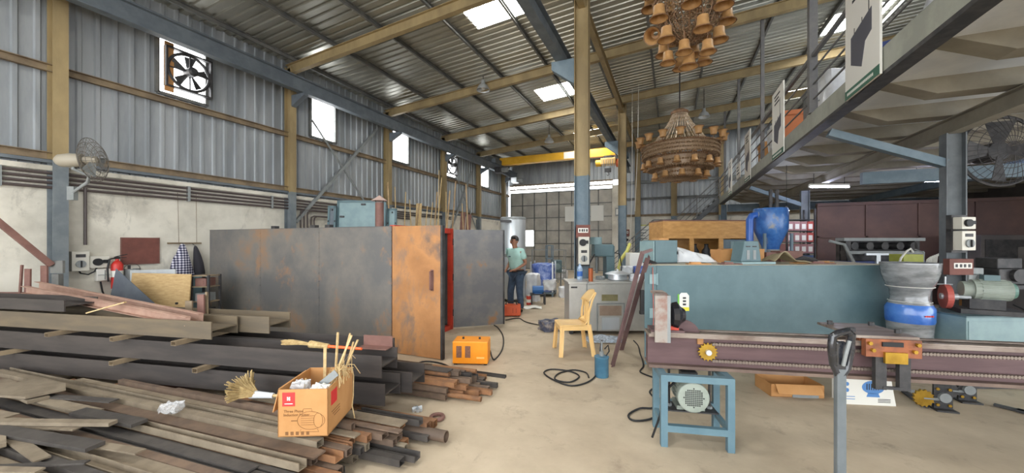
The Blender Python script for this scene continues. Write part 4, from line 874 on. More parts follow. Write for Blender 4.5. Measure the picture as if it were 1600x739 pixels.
cable([(766,548,.1),(772,562),(785,545),(786,525),(778,512),(772,508)], 'black cable from the orange welding machine back to the standing door leaf')
cable([(640,578),(660,565),(690,568),(715,580),(742,592),(728,600),(705,602)], 'dark cable curling on the floor by the ends of the rear tube heap')
cable([(590,702),(610,698),(632,688),(645,676),(652,664),(640,655)], 'dark wire loop on the floor at the foot of the front heap', .006)
tag(put(B().path([(.055*math.cos(t),.055*math.sin(t),.02) for t in [2*PI*k/16 for k in range(16)]],.018,7,closed=True).o('steel_ring', M_rbr), Gp(683, 655)), 'small brown steel ring lying on the floor off the heap', 'ring')
cable([(790,500),(810,497),(822,503),(845,508),(868,509),(888,505)], 'grey cable running over the floor from the red orange welding set')
cable([(938,572),(928,590),(910,600),(888,602),(862,592),(850,582),(862,577),(890,580),(905,588),(890,597),(868,593),(872,584),(895,578),(915,582),(920,590)], 'tangled black cable looped on the floor left of the blue can', .009)
cable([(990,532),(997,540),(1000,552),(1003,560),(1005,572),(1000,580),(1008,585),(1022,590)], 'dark cable trailing on the floor at the oven corner', .009)
cable([(1033,645),(1015,655),(990,657),(982,648),(1000,638),(1020,637),(1024,625),(1015,612),(1025,605)], 'black motor cable looped on the floor left of the low motor stand', .009)
# blue can with a hand pump
o = thing('grease_pump', 'blue steel can with a hand pump handle on the floor', 'can', Gp(940, 588), A)
B().lathe([(.078,0),(.082,.01),(.082,.22),(.086,.225),(.086,.24),(.02,.245)],20).o('can_body', mat('can_blue',(62,106,132),(72,118,142),.45,scale=8), o, smooth=True); B().cyl((0,0,.24),(0,0,.42),.012,n=8).cyl((0,0,.24),(0,0,.3),.025,n=10).o('pump_rod', M_gray, o); B().path([(.01,0,.42),(0,0,.43),(-.02,0,.3)],.01,6).o('pump_handle', M_dark, o); B().path([(.05,0,.24),(.09,0,.3),(.07,-.03,.38),(.03,-.02,.33)],.008,6).o('pump_hose', M_black, o)
# leaning angle frame
M_frm = mat('purple_brown_primer', (102,78,78), (118,92,90), .6, scale=6)
a, b_, t = Gp(955, 572), Gp(970, 546), Dp(1002, 393, 4.42)
o = thing('angle_iron_stand', 'purple brown two legged angle iron frame leaning on the oven corner', 'frame', a, 0)
B().extr([(-.03,-.03),(.03,-.03),(.03,-.024),(-.024,-.024),(-.024,.03),(-.03,.03)], (0,0,0), t-a).o('leg', M_frm, o); B().extr([(-.03,-.03),(.03,-.03),(.03,-.024),(-.024,-.024),(-.024,.03),(-.03,.03)], b_-a, (t-a)+Vector((.06,.1,-.06))).o('leg', M_frm, o); B().bar(t-a-V(.0,0,.02), t-a+Cw(.13,.02,.02), .05, .03).o('top_bar', M_frm, o)
# clear sheet and bag on the floor
tag(put(B().grid(lambda u, v: ((u-.5)*.6, (v-.5)*.42, .02+.05*abs(math.sin(7*u+3*v))*math.sin(PI*u)*math.sin(PI*v)+.03*math.sin(PI*u)*math.sin(PI*v)), 16, 12).o('polythene_sheet', film('bluish_clear_film',(206,220,236),.75), smooth=True), Gp(944, 532), A), 'crumpled clear polythene sheet on the floor behind the blue can', 'plastic sheet')
M_bag = mat('dark_printed_bag', (70,74,92), (150,140,134), .5, scale=7, lo=.45, hi=.6)
tag(put(wrapped(.42,.34,.17,0,s=2).o('scrap_bag', M_bag, smooth=True), Gp(862, 515), A+.4), 'crumpled dark bag of scrap on the floor behind the chair', 'bag')
# --- cardboard carton on the heap with sticks
zb = .262
c = Cw(-1.27, 2.56, zb); bx = thing('cardboard_carton', 'open cardboard motor carton with red logo squares on the front heap', 'box', c, A+.05)
BW, BD, BH = .335, .45, .325
B().bx(-BW,0,0,BD,0,.006).o('bottom', M_card, bx)
B().bx(-BW,0,0,.006,0,BH).bx(-BW,0,BD-.006,BD,0,BH).bx(-BW,-BW+.006,0,BD,0,BH).bx(-.006,0,0,BD,0,BH).o('carton_wall', M_card, bx)
q = B().bx(-.006,0,.02,BD-.06,-.17,0).o('flap', M_card, bx); q.location = (-BW,0,BH); q.rotation_euler = (0,.25,0)
M_lred = mat('logo_red', (206,52,52), None, .6); M_print = mat('print_brown', (120,82,46), None, .8)
B().bx(-BW+.03,-BW+.115,-.001,0,BH-.115,BH-.02).o('logo_square', M_lred, bx); B().bx(0,.001,.05,.15,BH-.14,BH-.04).o('logo_square', M_lred, bx)
b = B(); b.bx(-BW+.062,-BW+.07,-.002,-.001,BH-.075,BH-.05).bx(-BW+.075,-BW+.083,-.002,-.001,BH-.075,BH-.05).bx(-BW+.062,-BW+.083,-.002,-.001,BH-.066,BH-.06).bx(-BW+.045,-BW+.1,-.002,-.001,BH-.1,BH-.095); b.o('logo_mark', M_white, bx)
text('Three Phase', .026, M_print, bx, (-BW+.105,-.001,BH-.15), name='printed_line'); text('Induction Motor', .026, M_print, bx, (-BW+.125,-.001,BH-.175), name='printed_line')
b = B()
for i in range(3): b.bx(0,.001,.06+.02*i,.2,BH-.19-.02*i,BH-.184-.02*i)
b.o('printed_line', M_print, bx)
b = B(); ox, oz = -.12, .11
b.path([(ox+.1*math.cos(t)*(1 if math.cos(t) > 0 else .85), -.001, oz+.062*math.sin(t)) for t in [2*PI*k/24 for k in range(24)]], .0014, 4, closed=True)
b.path([(ox+.055+.03*math.cos(t), -.001, oz+.05*math.sin(t)) for t in [2*PI*k/20 for k in range(20)]], .0012, 4, closed=True)
for k in range(5): b.path([(ox-.06, -.001, oz-.03+.015*k), (ox+.03, -.001, oz-.028+.015*k)], .001, 4)
b.path([(ox-.05,-.001,oz+.055),(ox-.045,-.001,oz+.08),(ox+.01,-.001,oz+.082),(ox+.015,-.001,oz+.06)],.0012,4).path([(ox-.085,-.001,oz),(ox-.125,-.001,oz)],.003,4).path([(ox-.06,-.001,oz-.06),(ox-.07,-.001,oz-.078),(ox+.06,-.001,oz-.078),(ox+.05,-.001,oz-.06)],.0012,4)
b.o('motor_drawing', M_print, bx)
b = B()
for i in range(5): b.bx(-BW+.05+i*.035,-BW+.07+i*.035,-.001,0,.012,.035)
b.o('handling_marks', M_print, bx)
iv = Matrix.Rotation(A+.05, 3, 'Z')
stk = [(-.2,.4,-.005,.02,.40,.022),(-.13,.4,.02,.02,.5,.02),(-.14,.35,.12,.03,.5,.022),(-.12,.38,.12,.02,.44,.02),(-.2,.3,.2,.02,.5,.022),(-.17,.37,.2,.0,.46,.02),(-.28,.2,.01,.05,.3,.01),(-.26,.12,.03,.03,.3,.008)]
for i, (x, y, tx, ty, L, w) in enumerate(stk):
    v = Vector((tx*1.2, ty*1.2, L*1.2)) if L > .35 else Vector((tx, ty, L)); p = Vector((x, y, .012))
    p1 = p+v*.6/.6
    o = B().bar((0,0,0), iv @ v, w, w*.6).o('wooden_stick', M_wood); put(o, c+iv @ p)
    tag(o, f'{"thin" if w < .015 else "flat"} pale wooden stick standing in the carton, {ORD[i]} counted from its {"left" if 0 else "left rear"} corner', 'stick', 'wooden sticks in the carton')
o = put(B().box((0,0,0),(.05,.006,.3),(0,.9,0)).o('metal_strip', M_gray), c+iv @ Vector((-.11,.13,.3)), A); tag(o, 'flat grey metal strip lying in the mouth of the carton', 'metal strip')
o = put(wrapped(.1,.1,.14,0,16,8,s=1).o('clear_cup', M_film, smooth=True), c+iv @ Vector((-.23,.1,.2)), A); tag(o, 'crumpled clear plastic cup in the mouth of the carton', 'cup')
o = put(wrapped(.12,.09,.1,0,16,8,s=4).o('white_paper', M_white, smooth=True), c+iv @ Vector((-.08,.07,.22)), A); tag(o, 'crumpled white paper in the front corner of the carton', 'paper')
tag(put(wrapped(.16,.26,.2,0,16,8,s=5).o('carton_filling', M_card, smooth=True), c+iv @ Vector((-.17,.23,.008)), A+.05), 'brown packing stuffed down inside the carton', 'packing')
rs = random.Random(4); b = B()
for i in range(34):
    x, y = rs.gauss(-.04,.025), rs.gauss(.26,.06)
    b.path([(x,y,BH+.01+rs.uniform(0,.05)),(x+.03,y+rs.uniform(-.05,.05),BH+.05+rs.uniform(0,.05)),(x+.06,y+rs.uniform(-.08,.08),BH+.01+rs.uniform(-.06,.06))],.003,4)
o = put(b.o('straw_tuft', M_wood), c, A+.05); tag(o, 'tuft of pale fibre hanging over the right edge of the carton', 'fibre')
o = put(B().path([(.01,.4,BH+.03),(.03,.39,BH-.05),(.035,.37,BH-.2),(.03,.36,.05),(.05,.36,-.05)],.004,5).o('string', M_wood), c, A+.05); tag(o, 'pale string hanging down the right side of the carton', 'string')
M_film2 = film('thin_clear_film', (225,226,228), .35, .25, .2)
tag(put(wrapped(.09,.07,.03,0,14,6,s=2).o('foil_scrap', M_alu, smooth=True), Gp(652,642), A), 'small crumpled foil scrap on the floor among the rear tube ends', 'foil')
tag(put(B().bx(-.02,.02,-.015,.015,0,.05).cyl((0,0,.05),(0,0,.08),.012,n=8).o('orange_plug', M_ro), Gp(617,668), A), 'small orange plastic plug on the floor by the thick brown pipe', 'plug')
# --- brooms, bag, angle
M_straw = mat('straw', (188,164,116), (160,134,88), .8, scale=30)
def broom(name, label, head, tail, L, spread, m_handle, wrap):
    v = (tail-head); o = thing(name, label, 'broom', tail, 0)
    v = head-tail; n = v.normalized(); s = n.cross(Vector((0,0,1))).normalized(); rs = random.Random(len(label)); b = B()
    for i in range(230):
        a = max(-.75, min(.75, rs.gauss(0, .6)))*spread; h = rs.random()*spread*1.1; l = L*rs.uniform(.8, 1.05)
        st = n*(v.length-.16)+s*a*.12+Vector((0,0,.02+h*.1))
        b.path([st, st+n*l*.55+s*a*.5+Vector((0,0,h*.5)), st+n*l*(1 if spread < .1 else .75)+s*a*1.1+Vector((0,0,h*.95-.01))], .004, 4)
    b.o('bristles', M_straw, o)
    B().cyl(n*(v.length-.3)+Vector((0,0,.02)), n*(v.length-.1)+Vector((0,0,.028)), .022, .034, 10).o('binding', wrap, o)
    B().cyl((0,0,.02), n*(v.length-.28)+Vector((0,0,.02)), .012, .014, 8).o('handle', m_handle, o)
    return o
broom('straw_broom', 'straw broom with a plastic wrapped neck on the front heap left of the carton', Gp(374, 621, .262), Gp(440, 622, .262), .22, .16, M_wood, M_wwrap)
h, t = PQ(-2.62, 3.0, .625), PQ(-1.98, 2.98, .625)
broom('hand_broom', 'thin straw hand broom with an orange handle on the beam stack', h, t, .34, .035, mat('handle_orange',(240,100,44),None,.4), M_straw)
o = put(B().extr([(-.06,0),(.06,0),(.06,.006),(-.054,.006),(-.054,.1),(-.06,.1)],(-.3,0,0),(0,0,0)).o('angle_offcut', M_rbr), PQ(-1.8, 3.14, .612), RS); tag(o, 'short brown angle off-cut lying on the end of the beam stack', 'angle off-cut')
tag(put(wrapped(.14,.11,.05,0,18,8,s=3).o('clear_wrapper', M_film2, smooth=True), Gp(268, 641, .262), A), 'small crumpled clear wrapper lying on the front heap', 'wrapper')
# ================================================================ right side
# --- teal oven lying along the aisle
OV = Cw(1.64, 4.62); RO = A+.025
iov = Matrix.Rotation(RO, 3, 'Z')
def on_oven(x, y, z=1.307): return OV+iov @ Vector((x, y, 0))+V(0, 0, z)
ov = thing('teal_oven', 'long teal painted oven body along the right side of the aisle', 'oven', OV, RO)
OW, OD, OH = 3.2, 1.1, 1.307
b = B().add([(.16,0,.1),(OW,0,.1),(OW+.1,OD,.1),(.6,OD,.1),(.16,0,OH),(OW,0,OH),(OW+.1,OD,OH),(.6,OD,OH)],[(0,3,2,1),(4,5,6,7),(0,1,5,4),(1,2,6,5),(2,3,7,6),(3,0,4,7)]); b.o('oven_shell', M_teal, ov, bev=.006)
dr = B().add([(0,-.02,.08),(.15,-.02,.08),(.59,OD,.08),(.44,OD,.08),(0,-.02,OH),(.15,-.02,OH),(.59,OD,OH),(.44,OD,OH)],[(0,3,2,1),(4,5,6,7),(0,1,5,4),(1,2,6,5),(2,3,7,6),(3,0,4,7)]).o('end_door', M_teal, ov, bev=.006)
for z in (.28,.72,1.14):
    B().cyl((.155,-.03,z-.07),(.155,-.03,z+.07),.012).bx(.06,.15,-.032,-.018,z-.06,z+.06).o('hinge', M_teal2, dr)
B().bx(-.04,.005,-.01,.03,.72,1.0).bx(-.045,.01,-.015,.035,.7,.74).o('door_handle', M_black, dr)
for x in (.2,OW-.2):
    for y in (.06,OD-.1): k = .4 if y > .5 and x < 1 else 0; B().bx(x+k-.05,x+k+.05,y,y+.06,0,.1).o('foot', M_teal, ov)
M_topd = mat('dusty_top', (196,188,168), (180,176,162), .85, scale=4)
B().add([(x, y, z) for z in (OH, OH+.004) for x, y in ((0,0),(OW,0),(OW+.1,OD),(.45,OD))],[(0,3,2,1),(4,5,6,7),(0,1,5,4),(1,2,6,5),(2,3,7,6),(3,0,4,7)]).o('dusty_top_sheet', M_topd, ov)
B().path([(.1,-.03,.15),(.11,-.03,.7),(.1,-.03,1.28),(.12,.1,1.33)],.006,6).o('red_cable', mat('cable_red',(170,96,84),None,.5), ov)
p = B().bx(.36,.52,-.003,0,.74,.96)
M_grn = mat('label_green', (110,178,70), None, .5); M_lyel = mat('label_yellow', (226,216,60), None, .5)
st = B().prism([(.44,.78),(.57,.78),(.57,.93),(.54,.965),(.47,.965),(.44,.93)],-.003,0).o('energy_label', M_white, ov)
B().bx(.425,.57,-.005,-.003,.74,.785).o('yellow_band', M_lyel, st); B().bx(.425,.445,-.005,-.003,.785,.95).o('green_band', M_grn, st)
b = B()
for z in (.81,.85,.89): b.bx(.49,.53,-.005,-.003,z,z+.022)
b.o('printed_line', M_dark, st)
# on the oven roof
T = OH+.006
o = thing('control_box', 'teal steel control box with an open side door on the oven roof', 'control box', on_oven(.25,.25,T), RO+.3)
B().bx(0,.36,0,.26,0.01,.31).o('case', M_teal, o, bev=.005); B().bx(-.03,-.015,.0,.28,.01,.3).o('open_door', M_teal2, o); B().bx(-.02,0,.1,.16,.05,.08).bx(-.02,0,.1,.16,.24,.27).o('hinge', M_dark, o); B().bx(.35,.365,-.01,.005,.12,.16).o('latch', M_dark, o); B().bx(.0,.36,.0,.26,0,.01).o('base', M_dark, o); B().bx(.1,.26,.05,.2,.31,.335).o('top_cover', M_card, o)
tag(put(B().path([(0,0,.02),(-.1,.05,.06),(-.06,.1,.03),(-.14,.02,.02),(-.02,-.06,.02),(-.12,-.08,.05)],.014,6).o('cable_bunch', M_black), on_oven(.2,.12,T), RO), 'bunch of black cable left of the control box on the oven roof', 'cable')
o = B().grid(lambda u, v: ((u-.5)*.6, (v-.5)*.45, (.03+.17*(1-u)**1.2*math.sin(PI*v)**.5*1+.06*abs(math.sin(8*u+5*v)))*min(1, 6*u, 6*(1-u)+.1, 6*v+.05, 6*(1-v)+.05)), 24, 16).o('dust_sheet', M_wwrap, smooth=True); put(o, on_oven(.92,.7,T+.002), RO); tag(o, 'crumpled whitish plastic dust sheet on the oven roof', 'plastic sheet')
o = thing('small_carton', 'small closed cardboard carton on the oven roof', 'box', on_oven(1.38,.45,T), RO+.05); B().bx(-.13,.15,0,.25,0,.16).o('carton_body', M_card, o); B().bx(-.135,.155,-.005,.255,.12,.18).o('lid', M_card, o); B().bx(.0,.03,-.006,-.005,.12,.18).o('tape', M_ply, o)
o = thing('motor_cover', 'teal tapered motor cover with louvres standing on the oven roof', 'cover', on_oven(1.34,.14,T), RO+.1)
B().prism([(-.02,.03),(.27,.03),(.23,.3),(.03,.3)],0,.2).o('hood', M_teal, o, bev=.01); B().bx(-.06,.42,-.06,.26,0,.03).o('base_plate', M_teal2, o)
for x in (.08,.17): B().bx(x-.03,x+.03,-.004,0,.22,.235).o('louvre', M_dark, o); B().bx(x-.02,x+.02,-.004,0,.06,.18).o('recess', M_gray, o)
M_canv = mat('olive_canvas', (140,128,100), (158,146,118), .9, scale=6)
o = B().grid(lambda u, v: ((u-.5)*.5+.04*v, (v-.5)*.3, .012+(.13*math.exp(-((u-.3)/.22)**2)*(1-.4*v)+.02*math.sin(6*u+4*v)**2)), 18, 10).o('canvas_sheet', M_canv, smooth=True, solid=.008); put(o, on_oven(2.02,.3,T+.004), RO); tag(o, 'folded olive canvas sheet on the oven roof', 'canvas')
for i, (x, y, w, d, h, m, lab) in enumerate([(1.55,.8,.55,.25,.18,M_card,'long low cardboard box on the oven roof behind the motor cover'),(2.12,.78,.14,.2,.13,M_rbr,'small reddish box on the oven roof, left of the wider one'),(2.3,.74,.33,.2,.15,M_rbr,'wider reddish box on the oven roof near its far end')]):
    o = thing('flat_carton', lab, 'box', on_oven(x,y,T), RO); B().bx(0,w,0,d,0,h).o('carton_body', m, o); B().bx(-.003,w+.003,-.003,d+.003,h-.03,h+.004).o('lid', m, o)
for i, (x, y, a) in enumerate([(2.25,.3,.2),(2.45,.22,-.4),(2.62,.35,.5),(1.15,.1,.1),(.75,.12,-.1)]):
    tag(put(B().bx(-.14,.14,-.05,.05,0,.012).bx(-.1,.02,-.04,.03,.012,.03).o('cardboard_scrap', M_card if i % 2 == 0 else M_rbr), on_oven(x,y,T), RO+a), f'{"pale" if i % 2 == 0 else "dark"} cardboard scrap on the oven roof, {ORD[i]} of five', 'scrap')
tag(put(B().path([(-.15,0,.02),(0,.03,.05),(.1,-.02,.03),(.2,.05,.02)],[.02,.035,.03,.015],7).o('dark_rag', M_dark, smooth=True), on_oven(2.42,.44,T+.012), RO), 'dark crumpled rag among the cardboard scraps on the oven roof', 'rag')
# --- plywood crate cabinet behind
c = Cw((1036-800)/F*8.6, 8.6); cb = thing('plywood_cabinet', 'long open plywood cabinet with a deep header board behind the oven', 'cabinet', c, A); CW, CH = 2.1, 2.08
B().bx(0,CW,0,.03,CH-.4,CH).o('header_board', M_ply, cb)
for x in (0,.62,1.3,CW-.1): B().bx(x,x+.1,0,.04,0,CH-.4).o('front_post', M_ply, cb)
B().bx(0,CW,.85,.88,0,CH).o('back_board', M_ply, cb); B().bx(0,.03,.03,.85,0,CH).o('side_board', M_ply, cb); B().bx(CW-.03,CW,.03,.85,0,CH).o('side_board', M_ply, cb); B().bx(0,CW,0,.88,CH,CH+.03).o('top_board', M_rbr, cb); B().bx(.03,CW-.03,.04,.85,1.15,1.18).o('shelf', M_ply, cb)
B().bx(1.42,1.98,.1,.14,1.18,1.66).o('blue_panel', M_blue, cb); B().bx(1.62,1.96,.08,.1,1.2,1.62).o('pale_panel', M_teal2, cb)
for i, x in enumerate((.92, 1.2)):
    o = thing('dark_bottle', f'dark round shouldered bottle on the cabinet shelf, {"left" if i == 0 else "right"} of the two', 'bottle', c+Matrix.Rotation(A,3,'Z') @ Vector((x-.04,.3,1.182)), A)
    B().lathe([(.09,0),(.1,.02),(.1,.2),(.05,.28),(.04,.33),(.001,.34)],14).o('bottle_body', M_dark, o, smooth=True); B().cyl((0,0,.335),(0,0,.37),.045,n=12).o('stopper', M_black, o)
# --- blue wrapped cyclone
c = Cw((1204-800)/F*7.1, 7.1); o = thing('wrapped_cyclone', 'blue wrapped cyclone hopper on a stand behind the oven', 'cyclone', c, A)
M_cyc = mat('cyclone_blue_wrap', (44,88,152), (72,118,180), .3, scale=5, lo=.4, hi=.58, c3=(150,150,150), bump=.15)
B().lathe([(.14,1.44),(.15,1.52),(.26,1.78),(.285,1.86),(.29,2.2),(.27,2.24),(.001,2.25)],24).o('hopper', M_cyc, o, smooth=True); B().lathe([(.15,1.34),(.15,1.46)],20).o('outlet', M_gray, o)
B().path([(-.25,0,2.12),(-.36,0,2.1),(-.4,0,2.02),(-.4,0,1.3)],.065,10).o('side_duct', mat('duct_blue',(52,96,176),None,.3), o, smooth=True); B().cyl((-.28,0,2.12),(-.2,0,2.12),.09,n=14).o('inlet', M_alu, o)
for x, y in ((-.25,-.2),(.25,-.2),(-.25,.25),(.25,.25)): B().bar((x,y,0),(x,y,1.76),.04,.04,up=(1,0,0)).o('stand_leg', M_blue, o)
B().bx(-.27,.27,-.22,.27,1.3,1.34).o('stand_shelf', M_blue, o); B().cyl((0,0,2.25),(0,0,2.6),.03).cyl((.12,0,2.25),(.12,0,2.6),.03).o('vent_pipe', M_dark, o)
# --- rack of red and white boxes, bulb
c = Cw((1243-800)/F*9.7, 9.7); rk = thing('box_rack', 'steel rack holding red and white product boxes far under the mezzanine', 'rack', c, A)
for x in (-.36,.36):
    for y in (-.18,.18): B().bar((x,y,0),(x,y,2.45),.035,.035,up=(1,0,0)).o('upright', M_dark, rk)
for k in range(5): B().bx(-.36,.36,-.2,.2,1.0+k*.29,1.02+k*.29).o('shelf', M_dark, rk)
m3 = [mat('box_red',(168,70,62),None,.6), mat('box_pink',(160,116,116),None,.6), mat('box_blue',(86,108,150),None,.6)]
for k in range(4):
    for j in range(4):
        ci = 0 if j == 3 and k > 1 else 2 if k == 0 and j > 1 else 1
        o = thing('product_box', f'{("red","pale pink","blue")[ci]} product box on the rack, {ORD[j]} along the {("lowest","second","third","top")[k]} shelf', 'box', c+Matrix.Rotation(A,3,'Z') @ Vector((-.255+j*.17,0,1.022+k*.29)), A, 'product boxes on the rack')
        B().bx(-.08,.08,-.17,.17,0,.235).o('carton_body', m3[ci], o); B().bx(-.05,.05,-.172,-.17,.04,.17).o('front_label', M_white, o)
c = Dp(1229, 329, 8.7); o = thing('bare_bulb', 'glowing bare bulb hanging right of the blue cyclone', 'lamp', c, A); B().sph((0,0,0),.055,14,10).o('bulb', glow('bulb_glow',(235,242,255),60), o, smooth=True); B().cyl((0,0,.05),(0,0,.11),.022).o('holder', M_black, o); B().cyl((0,0,.1),(0,0,MZ+.22-c.z),.005,n=5).o('flex', M_black, o)
def tubelight(x0, x1, y, d0, d1, lab):
    p0, p1 = Dp(x0, y, d0), Dp(x1, y-1, d1); p1.z = p0.z; v = p1-p0; o = thing('tube_light', lab, 'lamp', p0, math.atan2(v.y, v.x)); L = v.length
    B().cyl((0,0,0),(L,0,0),.02,n=10).o('tube', glow('tube_glow',(214,220,255),32), o); B().bx(0,L,-.03,.03,.025,.07).o('fitting', M_white, o)
    B().bx(-.02,.02,-.015,.015,-.02,.03).o('end_holder', M_white, o); B().bx(L-.02,L+.02,-.015,.015,-.02,.03).o('end_holder', M_white, o)
    for x in (.1, L-.1): B().cyl((x,0,.07),(x,0,MZ+.19-p0.z),.006,n=5).o('suspension', M_dark, o)
tubelight(1265, 1326, 292, 8.9, 8.9, 'lit white tube light under the mezzanine, right of the far mezzanine column')
tubelight(1425, 1490, 283, 8.2, 8.2, 'lit white tube light under the mezzanine, just left of the near mezzanine column')
# --- dark machinery line under the mezzanine
c = Cw((1312-800)/F*7.4, 7.4); o = thing('press_line', 'long dark machine frame with a blue lower beam under the mezzanine', 'machine', c, A); L = 1.6
B().bx(0,L,-.1,.1,1.62,1.68).o('top_rail', M_gray, o); B().bx(.1,L,-.08,.1,1.36,1.42).o('lower_rail', M_gray, o); B().bx(.05,L,-.12,.16,1.05,1.22).o('blue_beam', mat('deep_blue',(46,62,112),None,.6), o); B().bx(.1,L,.12,.2,1.2,1.64).o('back_plate', M_dark, o)
for x in (.25,.55,.85,1.15,1.42): B().cyl((x,-.06,1.52),(x,.12,1.52),.075,n=14).o('roller_end', M_dark, o)
for x in (.12,L-.12): B().bx(x-.05,x+.05,-.06,.06,0,1.62).o('leg', M_dark, o)
B().bx(.38,.82,-.16,-.12,1.34,1.38).bx(.58,.66,-.16,-.12,.98,1.34).o('tee_bracket', M_alu, o)
B().path([(-.25,-.05,1.62),(0,-.1,1.55),(.15,-.14,1.2),(.2,-.14,1.1)],.03,7).o('conduit_hose', M_gray, o)
c = Cw((1432-800)/F*5.6, 5.75); o = thing('storage_table', 'dark steel storage table behind the stretch wrapped machine', 'table', c, A)
B().bx(-.55,.42,-.25,.25,1.2,1.24).o('table_top', M_dark, o)
for x in (-.5,.38):
    for y in (-.2,.2): B().bar((x,y,0),(x,y,1.2),.05,.05,up=(1,0,0)).o('leg', M_dark, o)
iA = Matrix.Rotation(A,3,'Z')
q = c+iA @ Vector((.0,0,1.24)); g = thing('green_basket', 'yellow green plastic basket on the dark storage table', 'basket', q, A); M_gr = mat('basket_green',(146,150,62),(160,164,72),.5)
B().bx(-.14,.14,-.1,.1,0,.01).o('bottom', M_gr, g)
B().bx(-.15,.15,-.11,-.1,0,.17).bx(-.15,.15,.1,.11,0,.17).bx(-.15,-.14,-.1,.1,0,.17).bx(.14,.15,-.1,.1,0,.17).o('side', M_gr, g); B().path([(.16,-.1,.0),(.17,-.1,.2),(.15,0,.24),(.17,.1,.2)],.01,6).o('handle', M_gray, g)
M_hose = mat('white_hose', (202,200,192), None, .5)
tag(put(B().path([(-.28,-.16,.01),(-.22,-.14,.12),(-.14,-.14,.22),(-.08,-.14,.26),(-.04,-.14,.2)],.014,7).o('white_hose', M_hose, smooth=True), q, A), 'white hose arching up left of the green basket', 'hose')
b = B()
for k in range(6): b.path([(.2+.03*k,-.1,.01),(.24+.03*k,-.08,.09+.01*k),(.32+.03*k,-.06,.13+.012*k)],.01,6)
tag(put(b.o('cable_bundle', M_hose, smooth=True), q, A), 'bundle of white cable ends right of the green basket', 'cables')
# --- stretch wrapped machine
c = Cw((1421-800)/F*4.38, 4.38); o = thing('stretch_wrapped_hopper', 'hourglass hopper in grey stretch wrap with a blue band at the oven far end', 'hopper', c, A)
M_str = mat('grey_stretch_wrap', (112,114,116), (150,152,154), .22, scale=4, stretch=(1,1,3), bump=.12, coat=.5)
M_sblue = mat('blue_wrap_band', (52,104,190), (76,128,206), .25, scale=4, coat=.5)
z = lambda y: CAMZ+(HOR-y)/F*4.38
B().lathe([(.26,z(412)),(.245,z(428)),(.2,z(447)),(.175,z(452)),(.165,z(465)),(.19,z(474))],26).lathe([(.25,z(412)),(.26,z(410)),(.26,z(412))],26).o('upper_wrap', M_str, o, smooth=True)
B().lathe([(.19,z(474)),(.215,z(480)),(.215,z(498)),(.21,z(502))],26,caps=False).o('blue_band', M_sblue, o, smooth=True)
B().lathe([(.21,z(502)),(.2,z(512)),(.19,.35),(.2,.04),(.19,0)],26).o('lower_wrap', M_str, o, smooth=True)
for yy in (447, 470): B().lathe([(.204 if yy == 447 else .182,z(yy)-.004),(.208 if yy == 447 else .19,z(yy)),(.204 if yy == 447 else .182,z(yy)+.004)],26,caps=False).o('strap', M_white, o)
for k, w in ((-.045,.02),(-.02,.018),(.003,.02),(.03,.02)): B().box((k, -.217, z(489)), (w, .008, .016)).o('red_letter', M_lred, o)
# --- grinder on a teal cabinet by the near mezzanine column
c = Cw(4.92, 4.02); gc = thing('teal_stand', 'pale teal cabinet stand beside the near mezzanine column', 'stand', c, A)
B().bx(.0,.78,0,.5,.04,.78).o('cabinet_body', M_teal2, gc, bev=.006); B().bx(.02,.76,-.006,0,.1,.74).o('front_panel', M_teal2, gc); B().bx(-.01,.79,-.01,.51,.78,.795).o('top_plate', M_teal, gc); B().bx(.02,.76,.02,.48,0,.04).o('plinth', M_dark, gc)
g = thing('cutting_machine', 'motor driven cutting machine with a red disc on the teal stand', 'machine', c+iA @ Vector((.31,.22,.797)), A-.55)
B().bx(-.12,.38,-.15,.18,0,.05).bx(-.02,.25,-.05,.12,.05,.16).o('base_casting', M_dark, g); B().cyl((-.22,-.02,.17),(-.17,-.02,.17),.14,n=26).o('red_disc', mat('disc_red',(176,84,74),None,.5), g); B().cyl((-.24,-.02,.17),(-.1,-.02,.17),.035,n=14).cyl((-.17,-.02,.17),(.0,-.02,.17),.02,n=10).o('spindle', M_alu, g)
M_mot = mat('motor_grey_green', (150,158,148), (134,142,132), .5, scale=6)
b = B().cyl((.02,.03,.26),(.3,.03,.26),.115,n=20)
for k in range(18): t = 2*PI*k/18; b.box((.17,.03+.118*math.cos(t),.26+.118*math.sin(t)),(.2,.008,.02),(t,0,0))
b.o('motor_body', M_mot, g); B().cyl((-.06,.03,.26),(.02,.03,.26),.09,n=18).o('belt_guard', M_mot, g, smooth=True); B().cyl((.3,.03,.26),(.34,.03,.26),.105,.08,n=18).o('fan_cover', mat('cover_green',(74,110,98),None,.5), g); B().bx(.1,.22,-.02,.08,.37,.43).o('terminal_box', M_teal, g)
B().cyl((-.3,-.02,.31),(-.14,-.02,.31),.008,n=6).cyl((-.2,-.02,.24),(-.2,-.02,.4),.008,n=6).o('guard_rod', M_alu, g)
B().path([(.3,-.05,.12),(.36,-.25,.05),(.38,-.265,-.2),(.34,-.265,-.35),(.3,-.265,-.4)],.008,6).o('power_cable', M_black, g)
tag(put(B().box((0,0,.05),(.3,.2,.1),(0,0,.2)).box((.02,0,.115),(.26,.18,.03),(0,0,.35)).o('paper_packet', M_card), Cw(5.72,4.6,.0)*0+c+iA @ Vector((.70,.44,.797)), A), 'brown paper packet on the right end of the teal stand', 'packet')
c2 = Cw(6.25, 5.1); o = thing('dark_workbench', 'dark cluttered workbench at the right end under the mezzanine', 'bench', c2, A)
B().bx(-.24,1.6,-.25,.35,.98,1.03).o('bench_top', M_dark, o)
for x in (-.2,1.5):
    for y in (-.2,.3): B().bar((x,y,0),(x,y,.98),.06,.06,up=(1,0,0)).o('leg', M_dark, o)
